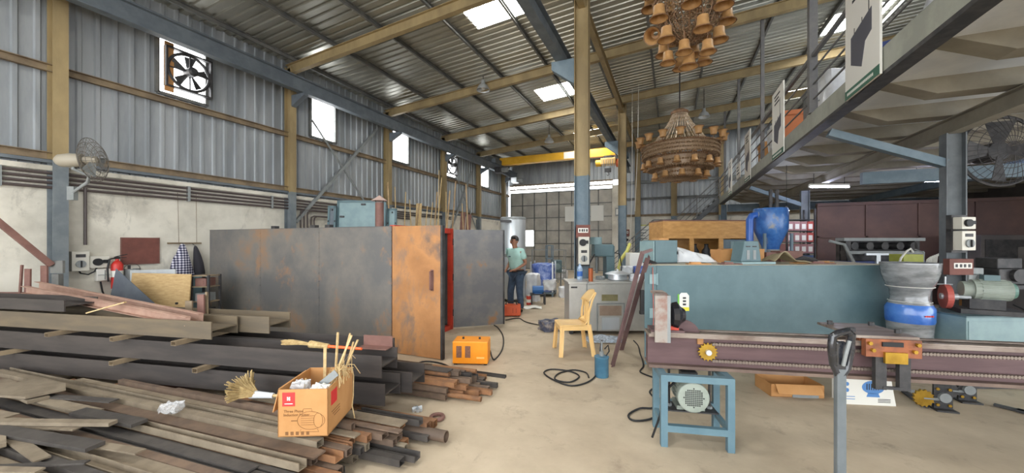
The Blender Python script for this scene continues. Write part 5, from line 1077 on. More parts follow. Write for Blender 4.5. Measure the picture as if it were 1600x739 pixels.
for i, (x, w, h, m, lab) in enumerate([(-.16,.3,.22,M_gray,'grey bin on the dark workbench beside the near mezzanine column'),(.25,.42,.35,M_dark,'large dark gearbox on the dark workbench'),(.85,.5,.5,M_drk,'tall dark machine head on the dark workbench')]):
    q = thing('machine_unit', lab, 'machine', c2+iA @ Vector((x,0,1.03)), A); B().bx(0,w,-.15,.2,0,h*.6).o('body', m, q, bev=.01); B().bx(w*.1,w*.9,-.1,.15,h*.6,h).o('top_housing', m, q, bev=.01); B().cyl((w*.5,-.2,h*.35),(w*.5,-.15,h*.35),w*.2,n=14).o('front_boss', m, q)
# --- dark machines farther right, against the partition
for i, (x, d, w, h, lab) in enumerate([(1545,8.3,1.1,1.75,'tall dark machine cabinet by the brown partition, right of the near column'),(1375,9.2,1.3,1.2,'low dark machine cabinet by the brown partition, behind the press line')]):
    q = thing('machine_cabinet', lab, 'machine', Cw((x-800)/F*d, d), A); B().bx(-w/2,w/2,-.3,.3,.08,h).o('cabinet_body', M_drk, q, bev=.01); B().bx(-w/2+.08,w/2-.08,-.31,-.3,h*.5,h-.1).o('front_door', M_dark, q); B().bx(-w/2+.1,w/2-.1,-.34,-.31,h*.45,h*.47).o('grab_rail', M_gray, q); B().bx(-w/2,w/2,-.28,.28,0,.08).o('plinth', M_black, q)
# column fittings on the near mezzanine column
pc = V(3.34, 6.67, 0)
def colbox(y, h, kf, lab):
    d = 4.66; p = Dp(1499, y, d); p = V(p.x, p.y, p.z)
    q = thing('column_switch_box', lab, 'switch box', p, A); B().bx(-.085,.085,-.1,0,-h/2,h/2).o('housing', M_swb, q, bev=.006); (knob_face if kf else sock_face)(q, .17, h, .1); B().bx(-.1,.1,0,.06,-h/2-.03,h/2+.03).o('backing_plate', M_dark, q)
colbox(349, .15, False, 'ivory socket box on the near mezzanine column, upper of two'); colbox(376, .24, True, 'ivory rotary switch box on the near mezzanine column, lower of two')
p = Dp(1501, 417, 4.66); o = thing('bay_sign', 'dark red plate with a white bay label on the near mezzanine column', 'sign', p, A)
B().bx(-.15,.15,-.01,.06,-.1,.1).o('plate', M_blk, o); B().bx(-.1,.125,-.016,-.01,-.02,.05).o('label_plate', M_lab, o)
for k, q in enumerate((-.085,-.03,.02,.075)): B().bx(q,q+.03,-.018,-.016,-.005,.035).o('letter', M_dark, o)
for yy, lab in ((346,'upper'),(362,'lower')):
    q = thing('column_switch_box', f'small ivory switch box on the far mezzanine column, {lab} of two', 'switch box', Dp(1260, yy+16, 10.0), A); B().bx(-.09,.09,-.1,0.08,-.1,.1).o('housing', M_swb, q); sock_face(q,.18,.2,.1)
# big cage fan on the near mezzanine column
hub = Dp(1562, 236, 4.75); q = thing('drum_fan', 'large dark cage fan mounted high on the near mezzanine column', 'fan', hub, A-.15)
b = B()
for r_ in (.08,.16,.24,.32,.40,.44): b.path([(r_*math.cos(2*PI*i/32), -.14*(1-(r_/.44)**2)-.02, r_*math.sin(2*PI*i/32)) for i in range(32)], .004, 4, closed=True)
for k in range(36): t = 2*PI*k/36; b.path([(r_*math.cos(t), -.14*(1-(r_/.44)**2)-.02, r_*math.sin(t)) for r_ in (.04,.2,.34,.44)], .003, 4)
M_dcage = mat('dusty_dark_cage', (58,56,58), None, .7)
b.o('front_cage', M_dcage, q); B().path([(.44*math.cos(2*PI*i/36), 0, .44*math.sin(2*PI*i/36)) for i in range(36)], .02, 6, closed=True).o('rim', M_dark, q)
for k in range(4): t = 2*PI*k/4; B().add([(.06*math.cos(t-.4),.0,.06*math.sin(t-.4)),(.4*math.cos(t-.35),-.05,.4*math.sin(t-.35)),(.4*math.cos(t+.3),.05,.4*math.sin(t+.3)),(.06*math.cos(t+.6),.02,.06*math.sin(t+.6))],[(0,1,2,3)]).o('blade', M_dark, q, solid=.006)
B().cyl((0,0,0),(0,.25,0),.12,n=16).o('motor', M_dark, q); B().path([(0,.2,0),(-.2,.2,-.1),(-.42,.16,-.3),(-.5,.14,-.45)],.03,8).o('mounting_arm', M_dark, q)
# --- machine bed (long beam) on its low stand
bp0, bp1 = Cw(1.14, 3.12), Cw(4.7, 2.47); bv = bp1-bp0; RB = math.atan2(bv.y, bv.x); BL = bv.length
M_bed = mat('purple_brown_bed', (86,64,66), (104,80,80), .5, .2, scale=3, stretch=(.4,3,3)); M_btm = mat('worn_brown_flange', (122,104,92), (104,86,78), .55, .3, scale=4); M_worn = mat('worn_steel_top', (150,138,128), (112,94,84), .45, .5, scale=5, stretch=(.5,3,1))
ib = Matrix.Rotation(RB,3,'Z')
def onbed(x, y, z): return bp0+ib @ Vector((x,y,0))+V(0,0,z)
BZ0, BZ1 = .565, .845
bd = thing('machine_bed', 'long purple brown machine bed beam with two drive chains', 'machine bed', bp0+V(0,0,BZ0), RB)
H = BZ1-BZ0
B().prism([(0,0),(BL,0),(BL,H),(0,H)],.0,.02).o('web', M_bed, bd); B().bx(0,BL,-.06,.14,0,.025).o('bottom_flange', M_btm, bd); B().bx(0,BL,-.06,.14,H-.025,H).o('top_flange', M_worn, bd); B().bx(0,BL,.06,.08,.02,H).o('rear_web', M_bed, bd)
B().bx(.02,BL,-.055,-.02,H,H+.012).o('slide_rail', M_worn, bd); B().bx(.02,BL,.08,.12,H,H+.012).o('slide_rail', M_worn, bd)
def chain(z, x0):
    b = B(); x = x0; k = 0
    while x < BL-.02:
        b.cyl((x,-.045,z),(x,-.013,z),.012,n=6)
        if k % 2 == 0: b.box((x+.011,-.035,z),(.034,.003,.02)).box((x+.011,-.015,z),(.034,.003,.02))
        else: b.box((x+.011,-.03,z),(.03,.003,.012)).box((x+.011,-.02,z),(.03,.003,.012))
        x += .022; k += 1
    b.o('drive_chain', mat('oily_chain',(132,120,110),None,.4,.6), bd)
chain(.21,.5); chain(.075,.5)
sp = B(); n = 16; pr = []
for k in range(n): t = 2*PI*k/n; pr += [(.062*math.cos(t-.1),.062*math.sin(t-.1)),(.074*math.cos(t-.04),.074*math.sin(t-.04)),(.074*math.cos(t+.04),.074*math.sin(t+.04)),(.062*math.cos(t+.1),.062*math.sin(t+.1))]
sp.prism(pr,-.034,-.018); M_gold = mat('yellow_sprocket',(178,142,42),(156,120,40),.45,.4,scale=9)
s_ = sp.o('sprocket', M_gold, bd); s_.location = (.46,0,.143); B().cyl((0,-.06,0),(0,0,0),.022,n=12).o('hub', M_alu, s_)
B().bx(.385,.43,-.02,0,.2,.255).o('bearing_tab', M_rust, bd)
B().bx(.02,.28,-.05,.13,H+.012,H+.03).o('head_base', M_bed, bd)
M_peel = mat('peeling_rusty_plate', (150,142,134), (136,108,98), .6, scale=5, lo=.46, hi=.56)
B().bx(.04,.135,-.1,-.08,.22,.62).bx(.04,.135,-.1,.1,.6,.62).o('head_plate', M_peel, bd); B().bx(.135,.16,-.1,.1,.22,.6).o('head_cheek', M_gray, bd)
B().lathe([(.04,0),(.1,.03),(.11,.07),(.07,.1),(.05,.13),(.001,.135)],14,Matrix.Translation((.16,.0,.43)) @ Matrix.Rotation(PI/2,4,'Y')).o('wrapped_chuck', mat('black_plastic',(30,30,34),None,.18), bd)
B().cyl((.3,.04,H-.02),(.3,.09,H-.02),.12,n=24).o('pulley', M_bed, bd); B().bx(.17,.24,-.03,.06,H+.03,H+.06).o('red_block', M_red, bd)
# carriage
M_cop = mat('rusty_copper', (160,96,62), (116,74,56), .55, .3, scale=8); M_brass = mat('brass', (188,150,58), (160,124,44), .35, .7, scale=8)
cx = 1.66
cr = thing('saddle_carriage', 'rusty copper and brass saddle carriage riding on the machine bed', 'carriage', bp0+ib @ Vector((cx,0,0))+V(0,0,BZ1+.013), RB)
B().bx(-.2,.2,-.1,.36,.03,.05).o('top_plate', M_worn, cr); B().bx(-.15,.2,-.12,-.075,-.1,.03).o('front_block', M_cop, cr); B().bx(-.05,.08,-.13,-.12,-.02,.012).o('slot', M_black, cr); B().bx(-.04,.1,-.14,-.12,-.14,-.06).o('brass_block', M_brass, cr)
B().bx(-.15,.2,-.055,.13,0,.03).o('slide_pad', M_cop, cr)
for x in (-.05,.1): B().bx(x-.035,x+.035,-.115,-.08,-.34,-.1).o('hanging_leg', M_dark, cr)
for x in (-.11,-.13,.15,.17): B().cyl((x,-.14,-.05 if x in (-.11,.15) else .0),(x,-.115,-.05 if x in (-.11,.15) else .0),.014,n=6).o('bolt', M_brass, cr)
for x, y in ((-.15,.02),(.15,.02),(-.15,.28),(.15,.28)): B().cyl((x,y,.05),(x,y,.08),.02,n=6).o('bolt', M_dark, cr)
B().bx(-.04,.09,-.12,-.1,-.335,-.315).o('cross_tie', M_dark, cr)
# low stand with the motor
def stand(loc, label, motor):
    o = thing('motor_bench' if motor else 'trestle', label, 'stand', loc, RB); w, d, h, t = .53, .36, .562, .05
    for x in (0,w-t):
        for y in (0,d-t): B().bx(x,x+t,y,y+t,0,h-.05).o('leg', M_blue2, o)
    B().bx(0,w,0,t,h-.05,h).o('top_bar', M_blue2, o); B().bx(0,w,d-t,d,h-.05,h).o('top_bar', M_blue2, o); B().bx(0,t,t,d-t,h-.05,h).o('side_bar', M_blue2, o); B().bx(w-t,w,t,d-t,h-.05,h).o('side_bar', M_blue2, o)
    B().bx(t,w-t,0,t*.9,.12,.17).o('lower_bar', M_blue2, o); B().bx(t,w-t,d-t,d,.2,.24).o('lower_bar', M_blue2, o); B().bx(.01,t-.01,t,d-t,.13,.17).o('side_bar', M_blue2, o); B().bx(w-t+.01,w-.01,t,d-t,.13,.17).o('side_bar', M_blue2, o)
    return o
M_blue2 = mat('pale_blue_stand_paint', (88,117,130), (99,127,138), .5, scale=5)
sl = Cw(1.165, 2.9); ms = stand(sl, 'low pale blue steel stand carrying the near end of the machine bed', True)
B().bx(.07,.45,.1,.28,.24,.25).o('motor_shelf', M_dark, ms)
for x in (.1,.41): B().cyl((x,.19,.25),(x,.19,.56),.01,n=6).o('adjusting_bolt', M_dark, ms); B().cyl((x,.19,.23),(x,.19,.27),.022,n=6).o('nut', M_gray, ms)
mo = thing('electric_motor', 'grey electric motor with a round fan grille inside the low blue stand', 'motor', sl+ib @ Vector((.25,.09,.252)), RB)
b = B().cyl((0,.0,.13),(0,.22,.13),.105,n=24)
for k in range(20): t = 2*PI*k/20; b.box((.108*math.cos(t),.13,.13+.108*math.sin(t)),(.02,.16,.006),(0,-t,0))
b.o('motor_body', M_mot, mo); B().cyl((0,-.05,.13),(0,.02,.13),.118,n=26).o('fan_cover', M_mot, mo, bev=.01)
b = B()
for i in range(-5,6):
    for j in range(-5,6):
        if i*i+j*j < 26: b.box((i*.0145,-.051,.13+j*.0145),(.009,.004,.009),(0,.3,0))
b.o('fan_grille', M_black, mo)
for x in (-.08,.08): B().bx(x-.025,x+.025,.03,.2,0,.03).o('foot', M_mot, mo)
B().bx(-.06,.06,.06,.16,.23,.29).o('terminal_box', M_dark, mo); B().path([(-.1,.1,.2),(-.2,.05,.12),(-.24,.0,-.05),(-.3,-.0,-.23)],.009,6).o('motor_lead', M_black, mo)
stand(bp0+ib @ Vector((BL-.6,-.2,0)), 'plain pale blue trestle under the far end of the machine bed', False)
# --- things on the floor under the machine bed
def flatbox(name, label, x0, x1, yb, h, dep, m, rz=0, tilt=0):
    c = Gp((x0+x1)/2, yb); d = CAMZ*F/(yb-HOR); w = (x1-x0)/F*d
    o = thing(name, label, 'box', c, A+rz); return o, w
o, w = flatbox('open_carton', 'low torn open cardboard carton on the floor under the machine bed', 1207, 1285, 621, .12, .3, M_card, -.1)
B().bx(-w/2,w/2,0,.3,0,.006).bx(-w/2,w/2,0,.006,0,.13).bx(-w/2,w/2,.294,.3,0,.13).bx(-w/2,-w/2+.006,0,.3,0,.13).bx(w/2-.006,w/2,0,.3,0,.13).o('carton_body', M_card, o); f = B().bx(-w*.42,w*.42,-.1,0,-.003,.003).o('flap', M_card, o); f.location = (0,0,.13); f.rotation_euler = (.9,0,0); B().bx(-.05,.2,-.006,-.001,.0,.035).o('wet_strip', M_gray, o); B().sph((.06,-.004,.075),.03,9,6,(1.3,.3,.7)).o('torn_hole', M_dark, o)
o, w = flatbox('printed_carton', 'white carton printed with a blue motor, leaning on the floor under the machine bed', 1322, 1396, 633, .22, .2, M_white, -.12)
B().prism([(-w/2,0),(w/2,-.0),(w/2-.04,.24),(-w/2,.26)],0,.16).o('carton_body', M_white, o)
M_pb = mat('print_blue', (84,132,190), None, .6)
B().prism([(.03+.1*math.cos(t),.175+.065*math.sin(t)) for t in [2*PI*k/24 for k in range(24)]],-.0015,0).prism([(-.03,.08),(.09,.08),(.075,.12),(-.015,.12)],-.0015,0).o('motor_picture', M_pb, o)
b = B()
for k in range(6): b.bx(-.03+k*.02,-.022+k*.02,-.003,-.0015,.15,.21)
b.o('picture_fins', M_dark, o)
b = B().prism([(-w/2+.03+.018*math.cos(t),.2+.02*math.sin(t)) for t in [2*PI*k/12 for k in range(12)]],-.0015,0).prism([(-w/2+.03+.018*math.cos(t),.14+.02*math.sin(t)) for t in [2*PI*k/12 for k in range(12)]],-.0015,0); b.bx(-w/2+.02,-w/2+.1,-.0015,0,.05,.056).bx(-w/2+.02,-w/2+.1,-.0015,0,.075,.081); b.o('small_print', M_pb, o)
b = B()
for k in range(3): b.bx(w/2-.16,w/2-.05,-.0015,0,.03+.014*k,.036+.014*k)
b.o('printed_line', M_dark, o)
for i, (x, y, lab) in enumerate([(1474,641,'black flanged bearing plate with a brass wheel under the machine bed, nearer one'),(1512,628,'black flanged bearing plate with bolts under the machine bed, farther one')]):
    o = thing('bearing_plate', lab, 'bearing', Gp(x, y), A-.3); B().bx(-.07,.07,0,.02,0,.24).o('flange_plate', M_dark, o); B().bx(-.08,.08,-.06,.1,0,.015).o('foot', M_dark, o)
    for a, z in ((-.045,.05),(.045,.05),(-.045,.2),(.045,.2)): B().cyl((a,-.012,z),(a,0,z),.014,n=6).o('bolt', M_brass, o)
    B().cyl((0,-.03,.125),(0,0,.125),.045,n=18).o('bearing_ring', M_gray, o)
    pr = []
    for k in range(14): t = 2*PI*k/14; pr += [(.07*math.cos(t-.1),.07*math.sin(t-.1)),(.085*math.cos(t),.085*math.sin(t))]
    s_ = B().prism(pr,-.012,.012).o('toothed_wheel', M_brass if i == 0 else M_dark, o); s_.location = (-.15,.0,.1); B().cyl((-.15,.0,.1),(0,.0,.1),.015,n=8).o('axle', M_gray, o)
v = Gp(1612,646,.02)-Gp(1553,632,.02)
tag(put(B().bar((0,0,0),v,.05,.02).bar(v*.62,v*.95,.08,.02).o('iron_bar', M_dark), Gp(1553,632,.015)), 'dark iron bar lying on the floor at the far right under the machine bed', 'bar')
v = Gp(1425,608,.1)-Gp(1440,637,.012)
tag(put(B().bar((0,0,0),Gp(1413,612,.01)-Gp(1446,636,.01),.05,.012).o('flat_iron', M_dark), Gp(1446,636,.01)), 'dark flat iron lying on the floor between the white carton and the bearing plates', 'bar')
tag(put(B().bar((0,0,0),Gp(1418,606,.01)-Gp(1462,634,.01),.09,.008).o('pale_strip', M_alu), Gp(1468,638,.0+.006)), 'pale metal strip lying on the floor beside the dark flat iron', 'strip')
# --- hand pallet truck, its handle standing up
c = Cw(1.555, 1.76); o = thing('pallet_truck', 'grey pallet truck with an upright handle and black wrapped grip in front of the bed', 'pallet truck', c, A-.12)
B().bx(-.02,.02,-.014,.014,.28,1.0).o('handle_shaft', mat('truck_grey',(92,99,102),(104,110,113),.5,scale=6), o, bev=.004)
M_bp = mat('black_stretch_plastic', (26,28,32), (52,54,60), .16, scale=9, bump=.2, coat=.6)
B().path([(0,0,.95),(-.03,0,1.02),(-.04,-.004,1.1),(-.037,-.01,1.155),(-.015,-.012,1.17),(.025,-.012,1.182),(.04,-.01,1.165),(.042,-.004,1.09),(.03,0,1.0),(0,0,.95)],[.014,.016,.018,.018,.017,.017,.018,.018,.016,.014],9).o('grip_loop', M_bp, o, smooth=True)
B().bx(-.024,.024,-.012,.012,.97,1.13).o('wrapped_throat', M_bp, o, bev=.01); B().path([(.0,-.02,1.02),(.005,-.03,1.08),(.02,-.03,1.14)],.008,6).o('release_lever', M_gray, o)
B().cyl((0,.0,.16),(0,.0,.3),.06,n=14).bx(-.09,.09,-.05,.05,.2,.28).o('pump_body', M_dark, o)
for x in (-.07,.07): B().cyl((x-.025,0,.09),(x+.025,0,.09),.09,n=18).o('steer_wheel', M_black, o)
B().bx(-.2,.2,-.25,-.06,.12,.2).o('fork_yoke', M_dark, o)
for x in (-.19,.19): B().bx(x-.08,x+.08,-1.35,-.25,.07,.11).o('fork', M_dark, o); B().cyl((x-.03,-1.2,.04),(x+.03,-1.2,.04),.04,n=12).o('load_wheel', M_black, o)
# ================================================================ stairs at the far end
M_str_ = mat('stair_steel', (78,82,86), (92,96,100), .6, scale=5)
sr = thing('steel_staircase', 'dark steel staircase with a landing climbing to the mezzanine at the far wall', 'staircase', (0, 19.0, 0))
fl = [((-2.6,0),(-.8,1.62)),((.14,1.66),(1.92,3.44))]
for (x0,z0),(x1,z1) in fl:
    for y in (-.5,.5): B().bar((x0,y,z0+.02),(x1,y,z1),.05,.2).o('stringer', M_str_, sr)
    n = 9
    for k in range(1,n+1): x = x0+(x1-x0)*(k-.5)/n; z = z0+(z1-z0)*k/n; B().bx(x-.12,x+.12,-.48,.48,z-.03,z).o('tread', M_str_, sr)
    for h in (.25,.5,.75,1.0): B().bar((x0,-.5,z0+h),(x1,-.5,z1+h),.03 if h < 1 else .05,.03 if h < 1 else .05).o('handrail', M_rail, sr)
    for k in range(3): x = x0+(x1-x0)*k/2; z = z0+(z1-z0)*k/2; B().bar((x,-.5,z),(x,-.5,z+1.0),.04,.04,up=(1,0,0)).o('baluster', M_rail, sr)
B().bx(-.8,.14,-.5,.5,1.6,1.66).o('landing', M_str_, sr)
for x in (-.78,.1):
    for y in (-.45,.45): B().bar((x,y,0),(x,y,1.6),.06,.06,up=(1,0,0)).o('landing_post', M_blue, sr)
for h in (.25,.5,.75,1.0): B().bar((-.8,-.5,1.62+h),(.14,-.5,1.62+h),.03 if h < 1 else .05,.03 if h < 1 else .05).o('landing_rail', M_rail, sr)
p = Dp(985,372,18.6); o = thing('wall_poster', 'pale poster in a yellow frame on the far wall by the stairs', 'poster', V(-1.35,YB-.01,1.75)); B().bx(-.32,.32,-.02,0,-.75,.75).o('frame', mat('poster_frame',(190,188,110),None,.6), o); B().bx(-.27,.27,-.025,-.02,-.68,.68).o('sheet', M_white, o)
b = B()
for k in range(7): b.bx(-.18,.18-.05*(k % 3),-.028,-.025,.45-k*.15,.5-k*.15)
b.o('printed_line', M_gray, o)
o = thing('far_switch_box', 'small grey switch box on the white pier at the far wall', 'switch box', V(-2.62,YB-.085,3.2)); B().bx(-.14,.14,-.12,0,-.2,.2).o('housing', M_gray, o); B().bx(-.1,.1,-.13,-.12,-.15,.15).o('cover', M_white, o)
# ================================================================ mezzanine boards and stores
def board(y0, y1, z0, h, label, big):
    o = thing('advert_board', label, 'board', (MX-.05, (y0+y1)/2, z0), PI/2)
    w = y1-y0; o.rotation_euler = (0, 0, -PI/2)            # faces -X; local -y is the face
    B().bx(-w/2,w/2,0,.02,0,h).o('panel', M_white, o); B().bx(-w/2,w/2,-.003,0,0,.1).o('green_footer', mat('footer_green',(58,104,84),None,.6), o)
    B().prism([(-w*.3,.27*h),(w*.02,.18*h),(w*.12,.36*h),(w*.3,.40*h),(w*.3,.58*h),(-w*.3,.50*h)],-.004,0).o('machine_picture', mat('picture_grey',(74,74,84),None,.6), o)
    B().bx(w*.22,w*.235,-.004,0,.56*h,.82*h).bx(-w*.2,-w*.19,-.004,0,.5*h,.56*h).bx(w*.03,w*.04,-.004,0,.52*h,.58*h).o('picture_pipe', M_dark, o)
    for k, (l, r) in enumerate(((-.28,.2),(-.24,.1),(-.26,.16))):
        b = B(); z = h*(.90-.055*k); x = l*w
        while x < r*w: b.bx(x,x+.018,-.004,0,z,z+.03); x += .027
        b.o('heading_line', M_dark, o)
    b = B(); x = -w*.42
    while x < w*.35: b.bx(x,x+.02,-.005,-.003,.035,.065); x += .032
    b.o('footer_print', M_white, o)
    return o
board(4.74, 5.52, MZ+.04, 1.3, 'big white board with a dark oven picture hung on the mezzanine railing, nearest', 1)
board(8.14, 8.96, MZ+.04, 1.3, 'white board on the mezzanine railing, second from the nearest', 0)
board(11.27, 12.05, MZ+.04, 1.3, 'white board on the mezzanine railing, third from the nearest', 0)
board(14.5, 15.3, MZ+.04, 1.2, 'white board on the mezzanine railing, farthest from the big one', 0)
o = thing('small_notice', 'small white notice on the far mezzanine railing', 'sign', (MX-.045, 13.2, MZ+.35), -PI/2); B().bx(-.35,.35,0,.015,0,.45).o('panel', M_lab, o)
b = B()
for k in range(3): b.bx(-.25,.25-.1*k,-.004,0,.12+.1*k,.16+.1*k)
b.o('printed_line', M_dark, o)
ZS = MZ+.262
ST_ = [('wrapped_store',7.5,2.5,.6,.6,.85,M_wwrap,'pale wrapped bale'),('orange_crate',9.4,2.3,.5,.5,.8,mat('crate_orange_dark',(200,120,76),None,.6),'faded orange crate'),('blue_drum_box',6.1,2.5,.7,.6,.55,mat('store_blue',(62,84,150),None,.5),'dark blue bundle'),('wrapped_store',5.0,2.9,.9,.8,.9,M_wwrap,'large pale wrapped bale'),('wrapped_store',3.98,2.6,.8,.8,.9,M_wwrap,'white wrapped bale'),('wrapped_store',3.0,2.7,.9,.8,1.0,M_wwrap,'big white wrapped bale'),('wrapped_store',1.9,2.7,.8,.8,.8,M_wwrap,'whitish wrapped bale'),('grey_crate',8.4,2.6,.6,.6,.9,M_gray,'grey crate'),('wrapped_store',10.6,2.5,.7,.7,.9,M_wwrap,'white plastic bale'),('store_carton',11.6,2.5,.7,.6,.7,M_card,'brown carton'),('grey_crate',5.6,3.85,.7,.7,1.35,M_dkb,'tall dark grey crate'),('wrapped_store',3.6,3.8,1.0,1.0,1.3,M_wwrap,'tall white wrapped bale')]
pos_ = ['behind the hanger post','behind the railing beyond the second board','behind the second hanger post','behind the big board','just nearer than the big board','near the front end','nearest of all the bales','beside the second board','past the third hanger post','near the third board','set back behind the big board','set back at the near end of the mezzanine']
for i, (nm, y, x, w, d, h, m, lab) in enumerate(ST_):
    o = thing(nm, f'{lab} on the mezzanine {pos_[i]}', 'crate' if 'crate' in nm else 'bundle', (x, y, ZS), 0)
    if nm in ('wrapped_store', 'blue_drum_box'): wrapped(w, d, h, 0, s=i).o('bale_body', m, o, smooth=True); B().bx(-w*.53,w*.53,-.02,.02,h*.5,h*.52).o('strap', M_gray, o)
    else:
        B().bx(-w/2,w/2,-d/2,d/2,0,h).o('crate_body', m, o, bev=.01); B().bx(-w/2-.015,w/2+.015,-d/2-.015,d/2+.015,h-.08,h+.01).o('lid', m, o); B().bx(-w/2-.012,-w/2,-.06,.06,h*.4,h*.5).o('side_label', M_white, o)
# ================================================================ overhead: crane, chandeliers, lamps
M_crn = mat('crane_yellow', (226,170,40), (236,184,56), .45, scale=3)
YC = 18.0
cn = thing('bridge_crane', 'yellow overhead bridge crane girder spanning between the runway beams', 'crane', (0, YC, 5.62))
B().bx(-8.4,-2.05,-.16,.16,.05,.42).o('girder', M_crn, cn); B().bx(-4.9,-4.2,-.165,-.16,.08,.4).o('white_stripe', M_white, cn)
for x in (-8.4,-2.05): B().bx(x-.12,x+.12,-.9,.9,.04,.26).o('end_truck', M_blue if x > -5 else M_dkb, cn); B().cyl((x-.05,-.7,.12),(x+.05,-.7,.12),.085,n=14).cyl((x-.05,.7,.12),(x+.05,.7,.12),.085,n=14).o('wheel', M_dark, cn)
hs = thing('crane_hoist', 'pale yellow chain hoist hanging under the crane girder near the far column', 'hoist', (-2.75, YC-.0, 5.67))
M_hst = mat('hoist_cream', (214,176,110), (190,150,92), .55, scale=5)
B().bx(-.35,.35,-.25,.25,-.42,-.12).o('hoist_body', M_hst, hs, bev=.03); B().cyl((-.6,0,-.3),(-.35,0,-.3),.16,n=16).o('motor', M_crn, hs); B().cyl((.35,0,-.35),(.6,0,-.35),.19,n=16).o('drum_end', mat('hoist_orange',(222,110,66),None,.5), hs); B().bx(-.2,.2,-.2,.2,-.12,0).o('trolley', M_dark, hs)
for x in (-.2,-.1,0,.1,.2): B().cyl((x,-.26,-.62),(x,-.26,-.2),.012,n=5).o('chain_fall', M_gray, hs)
B().bx(-.14,.14,-.32,-.2,-.8,-.62).o('hook_block', M_dark, hs); B().path([(0,-.26,-.8),(.05,-.26,-.9),(0,-.26,-.97),(-.05,-.26,-.92)],.015,6).o('hook', M_dark, hs)
for i, (y, lab) in enumerate(((17.2,'dark crane drive unit at the far left corner, upper'),(19.3,'pale crane drive unit at the far left corner, beyond the dark one'))):
    o = thing('drive_unit', lab, 'motor', (-8.15, y, 5.42-.2*i), 0); B().bx(-.15,.2,-.2,.2,-.3,0).o('gear_case', M_dark if i == 0 else M_alu, o, bev=.02); B().cyl((.0,0,-.15),(.5,0,-.15),.12,n=14).o('motor', M_gray, o); B().bx(-.3,-.1,-.06,.06,-.12,.0).o('bracket', M_dark, o)
# chandeliers
M_amb = mat('amber_glass', (172,130,82), (190,148,98), .45, scale=10); M_amd = mat('amber_bronze', (140,104,74), (118,90,66), .5, .2, scale=12)
M_bead = mat('amber_beads', (116,92,72), (164,138,108), .3, .1, scale=60, lo=.35, hi=.6); M_crys = mat('crystal_strand', (196,168,136), (226,210,190), .2, .1, scale=40)
_sh = {}
def shade_mesh(s):
    if s not in _sh:
        b = B().lathe([(.035*s,.2*s),(.075*s,.19*s),(.082*s,.1*s),(.1*s,.03*s),(.135*s,0),(.139*s,.004*s),(.105*s,.036*s),(.087*s,.1*s),(.08*s,.195*s),(.035*s,.207*s)],16,caps=False)
        me = b.mesh('lamp_shade', M_amb); me.shade_smooth(); me.set_sharp_from_angle(angle=.8)
        r2 = B().path([(.137*s*math.cos(2*PI*i/16),.137*s*math.sin(2*PI*i/16),.003) for i in range(16)],.008*s,5,closed=True).mesh('shade_rim', M_amd)
        _sh[s] = (me, r2)
    return _sh[s]
def shade(par, loc, s=1, rot=(0,0,0)):
    a, r2 = shade_mesh(s); o = bpy.data.objects.new('lamp_shade', a); COL.objects.link(o); o.parent = par; o.location = loc; o.rotation_euler = rot
    q = bpy.data.objects.new('shade_rim', r2); COL.objects.link(q); q.parent = o
def beadband(b, r, z0, z1, n, rr, sag=0, r2=None):
    m = max(2, int((z1-z0)/(rr*2.1)))
    for i in range(n):
        t = 2*PI*i/n
        for j in range(m):
            u = j/(m-1); ra = r+(0 if r2 is None else (r2-r)*u)
            z = z1+(z0-z1)*u
            x, y = ra*math.cos(t+.5*(j % 2)*2*PI/n), ra*math.sin(t+.5*(j % 2)*2*PI/n)
            b.add([(x+rr,y,z),(x-rr,y,z),(x,y+rr,z),(x,y-rr,z),(x,y,z+rr),(x,y,z-rr)],[(0,2,4),(2,1,4),(1,3,4),(3,0,4),(2,0,5),(1,2,5),(3,1,5),(0,3,5)])
    return b
def ring(par, r, z, t=.02): B().path([(r*math.cos(2*PI*i/40),r*math.sin(2*PI*i/40),z) for i in range(40)],t,6,closed=True).o('tier_ring', M_amd, par)
# far one: three tiers
zb = 3.55; cc = Cw((1062-800)/F*11, 11); zt = zr(cc.x)+.02
c1 = thing('tiered_chandelier', 'wide three tier amber chandelier hanging by the stairs, the farther of two', 'chandelier', (cc.x, cc.y, zb))
for k, (r, z, h) in enumerate(((1.05,.86,.38),(.9,.50,.36),(.62,.18,.3))):
    ring(c1, r, z, .025); ring(c1, r*.99, z-h+.06, .012)
    beadband(B(), r, z-h+.06, z, 96 if k == 0 else 82 if k == 1 else 58, .036).lathe([(r*.985,z-h+.06),(r*.985,z)],40,caps=False).o('bead_skirt', M_bead, c1)
    n = (16,14,10)[k]
    for i in range(n):
        t = 2*PI*(i+.3*k)/n
        if k == 0: shade(c1, ((r+.1)*math.cos(t),(r+.1)*math.sin(t),z+.26), .95, (PI,0,0)); B().path([(r*math.cos(t),r*math.sin(t),z-.02),((r+.1)*math.cos(t),(r+.1)*math.sin(t),z+.0),((r+.1)*math.cos(t),(r+.1)*math.sin(t),z+.07)],.01,5).o('arm', M_amd, c1)
        else: shade(c1, ((r+.1)*math.cos(t),(r+.1)*math.sin(t),z-.26), .85, (0,0,0)); B().path([(r*math.cos(t),r*math.sin(t),z),((r+.1)*math.cos(t),(r+.1)*math.sin(t),z+.02),((r+.1)*math.cos(t),(r+.1)*math.sin(t),z-.08)],.01,5).o('arm', M_amd, c1)
b = B()
for i in range(40):
    b = B(); t = 2*PI*i/40; pts = [Vector((.62*math.cos(t)*(1-u)**1.3+.2*math.cos(t),.62*math.sin(t)*(1-u)**1.3+.2*math.sin(t),.9+.95*u)) for u in [k/14 for k in range(15)]]
    b.path(pts, [.006 if k % 2 else .02 for k in range(15)], 5); b.o('crystal_strand', M_crys, c1)
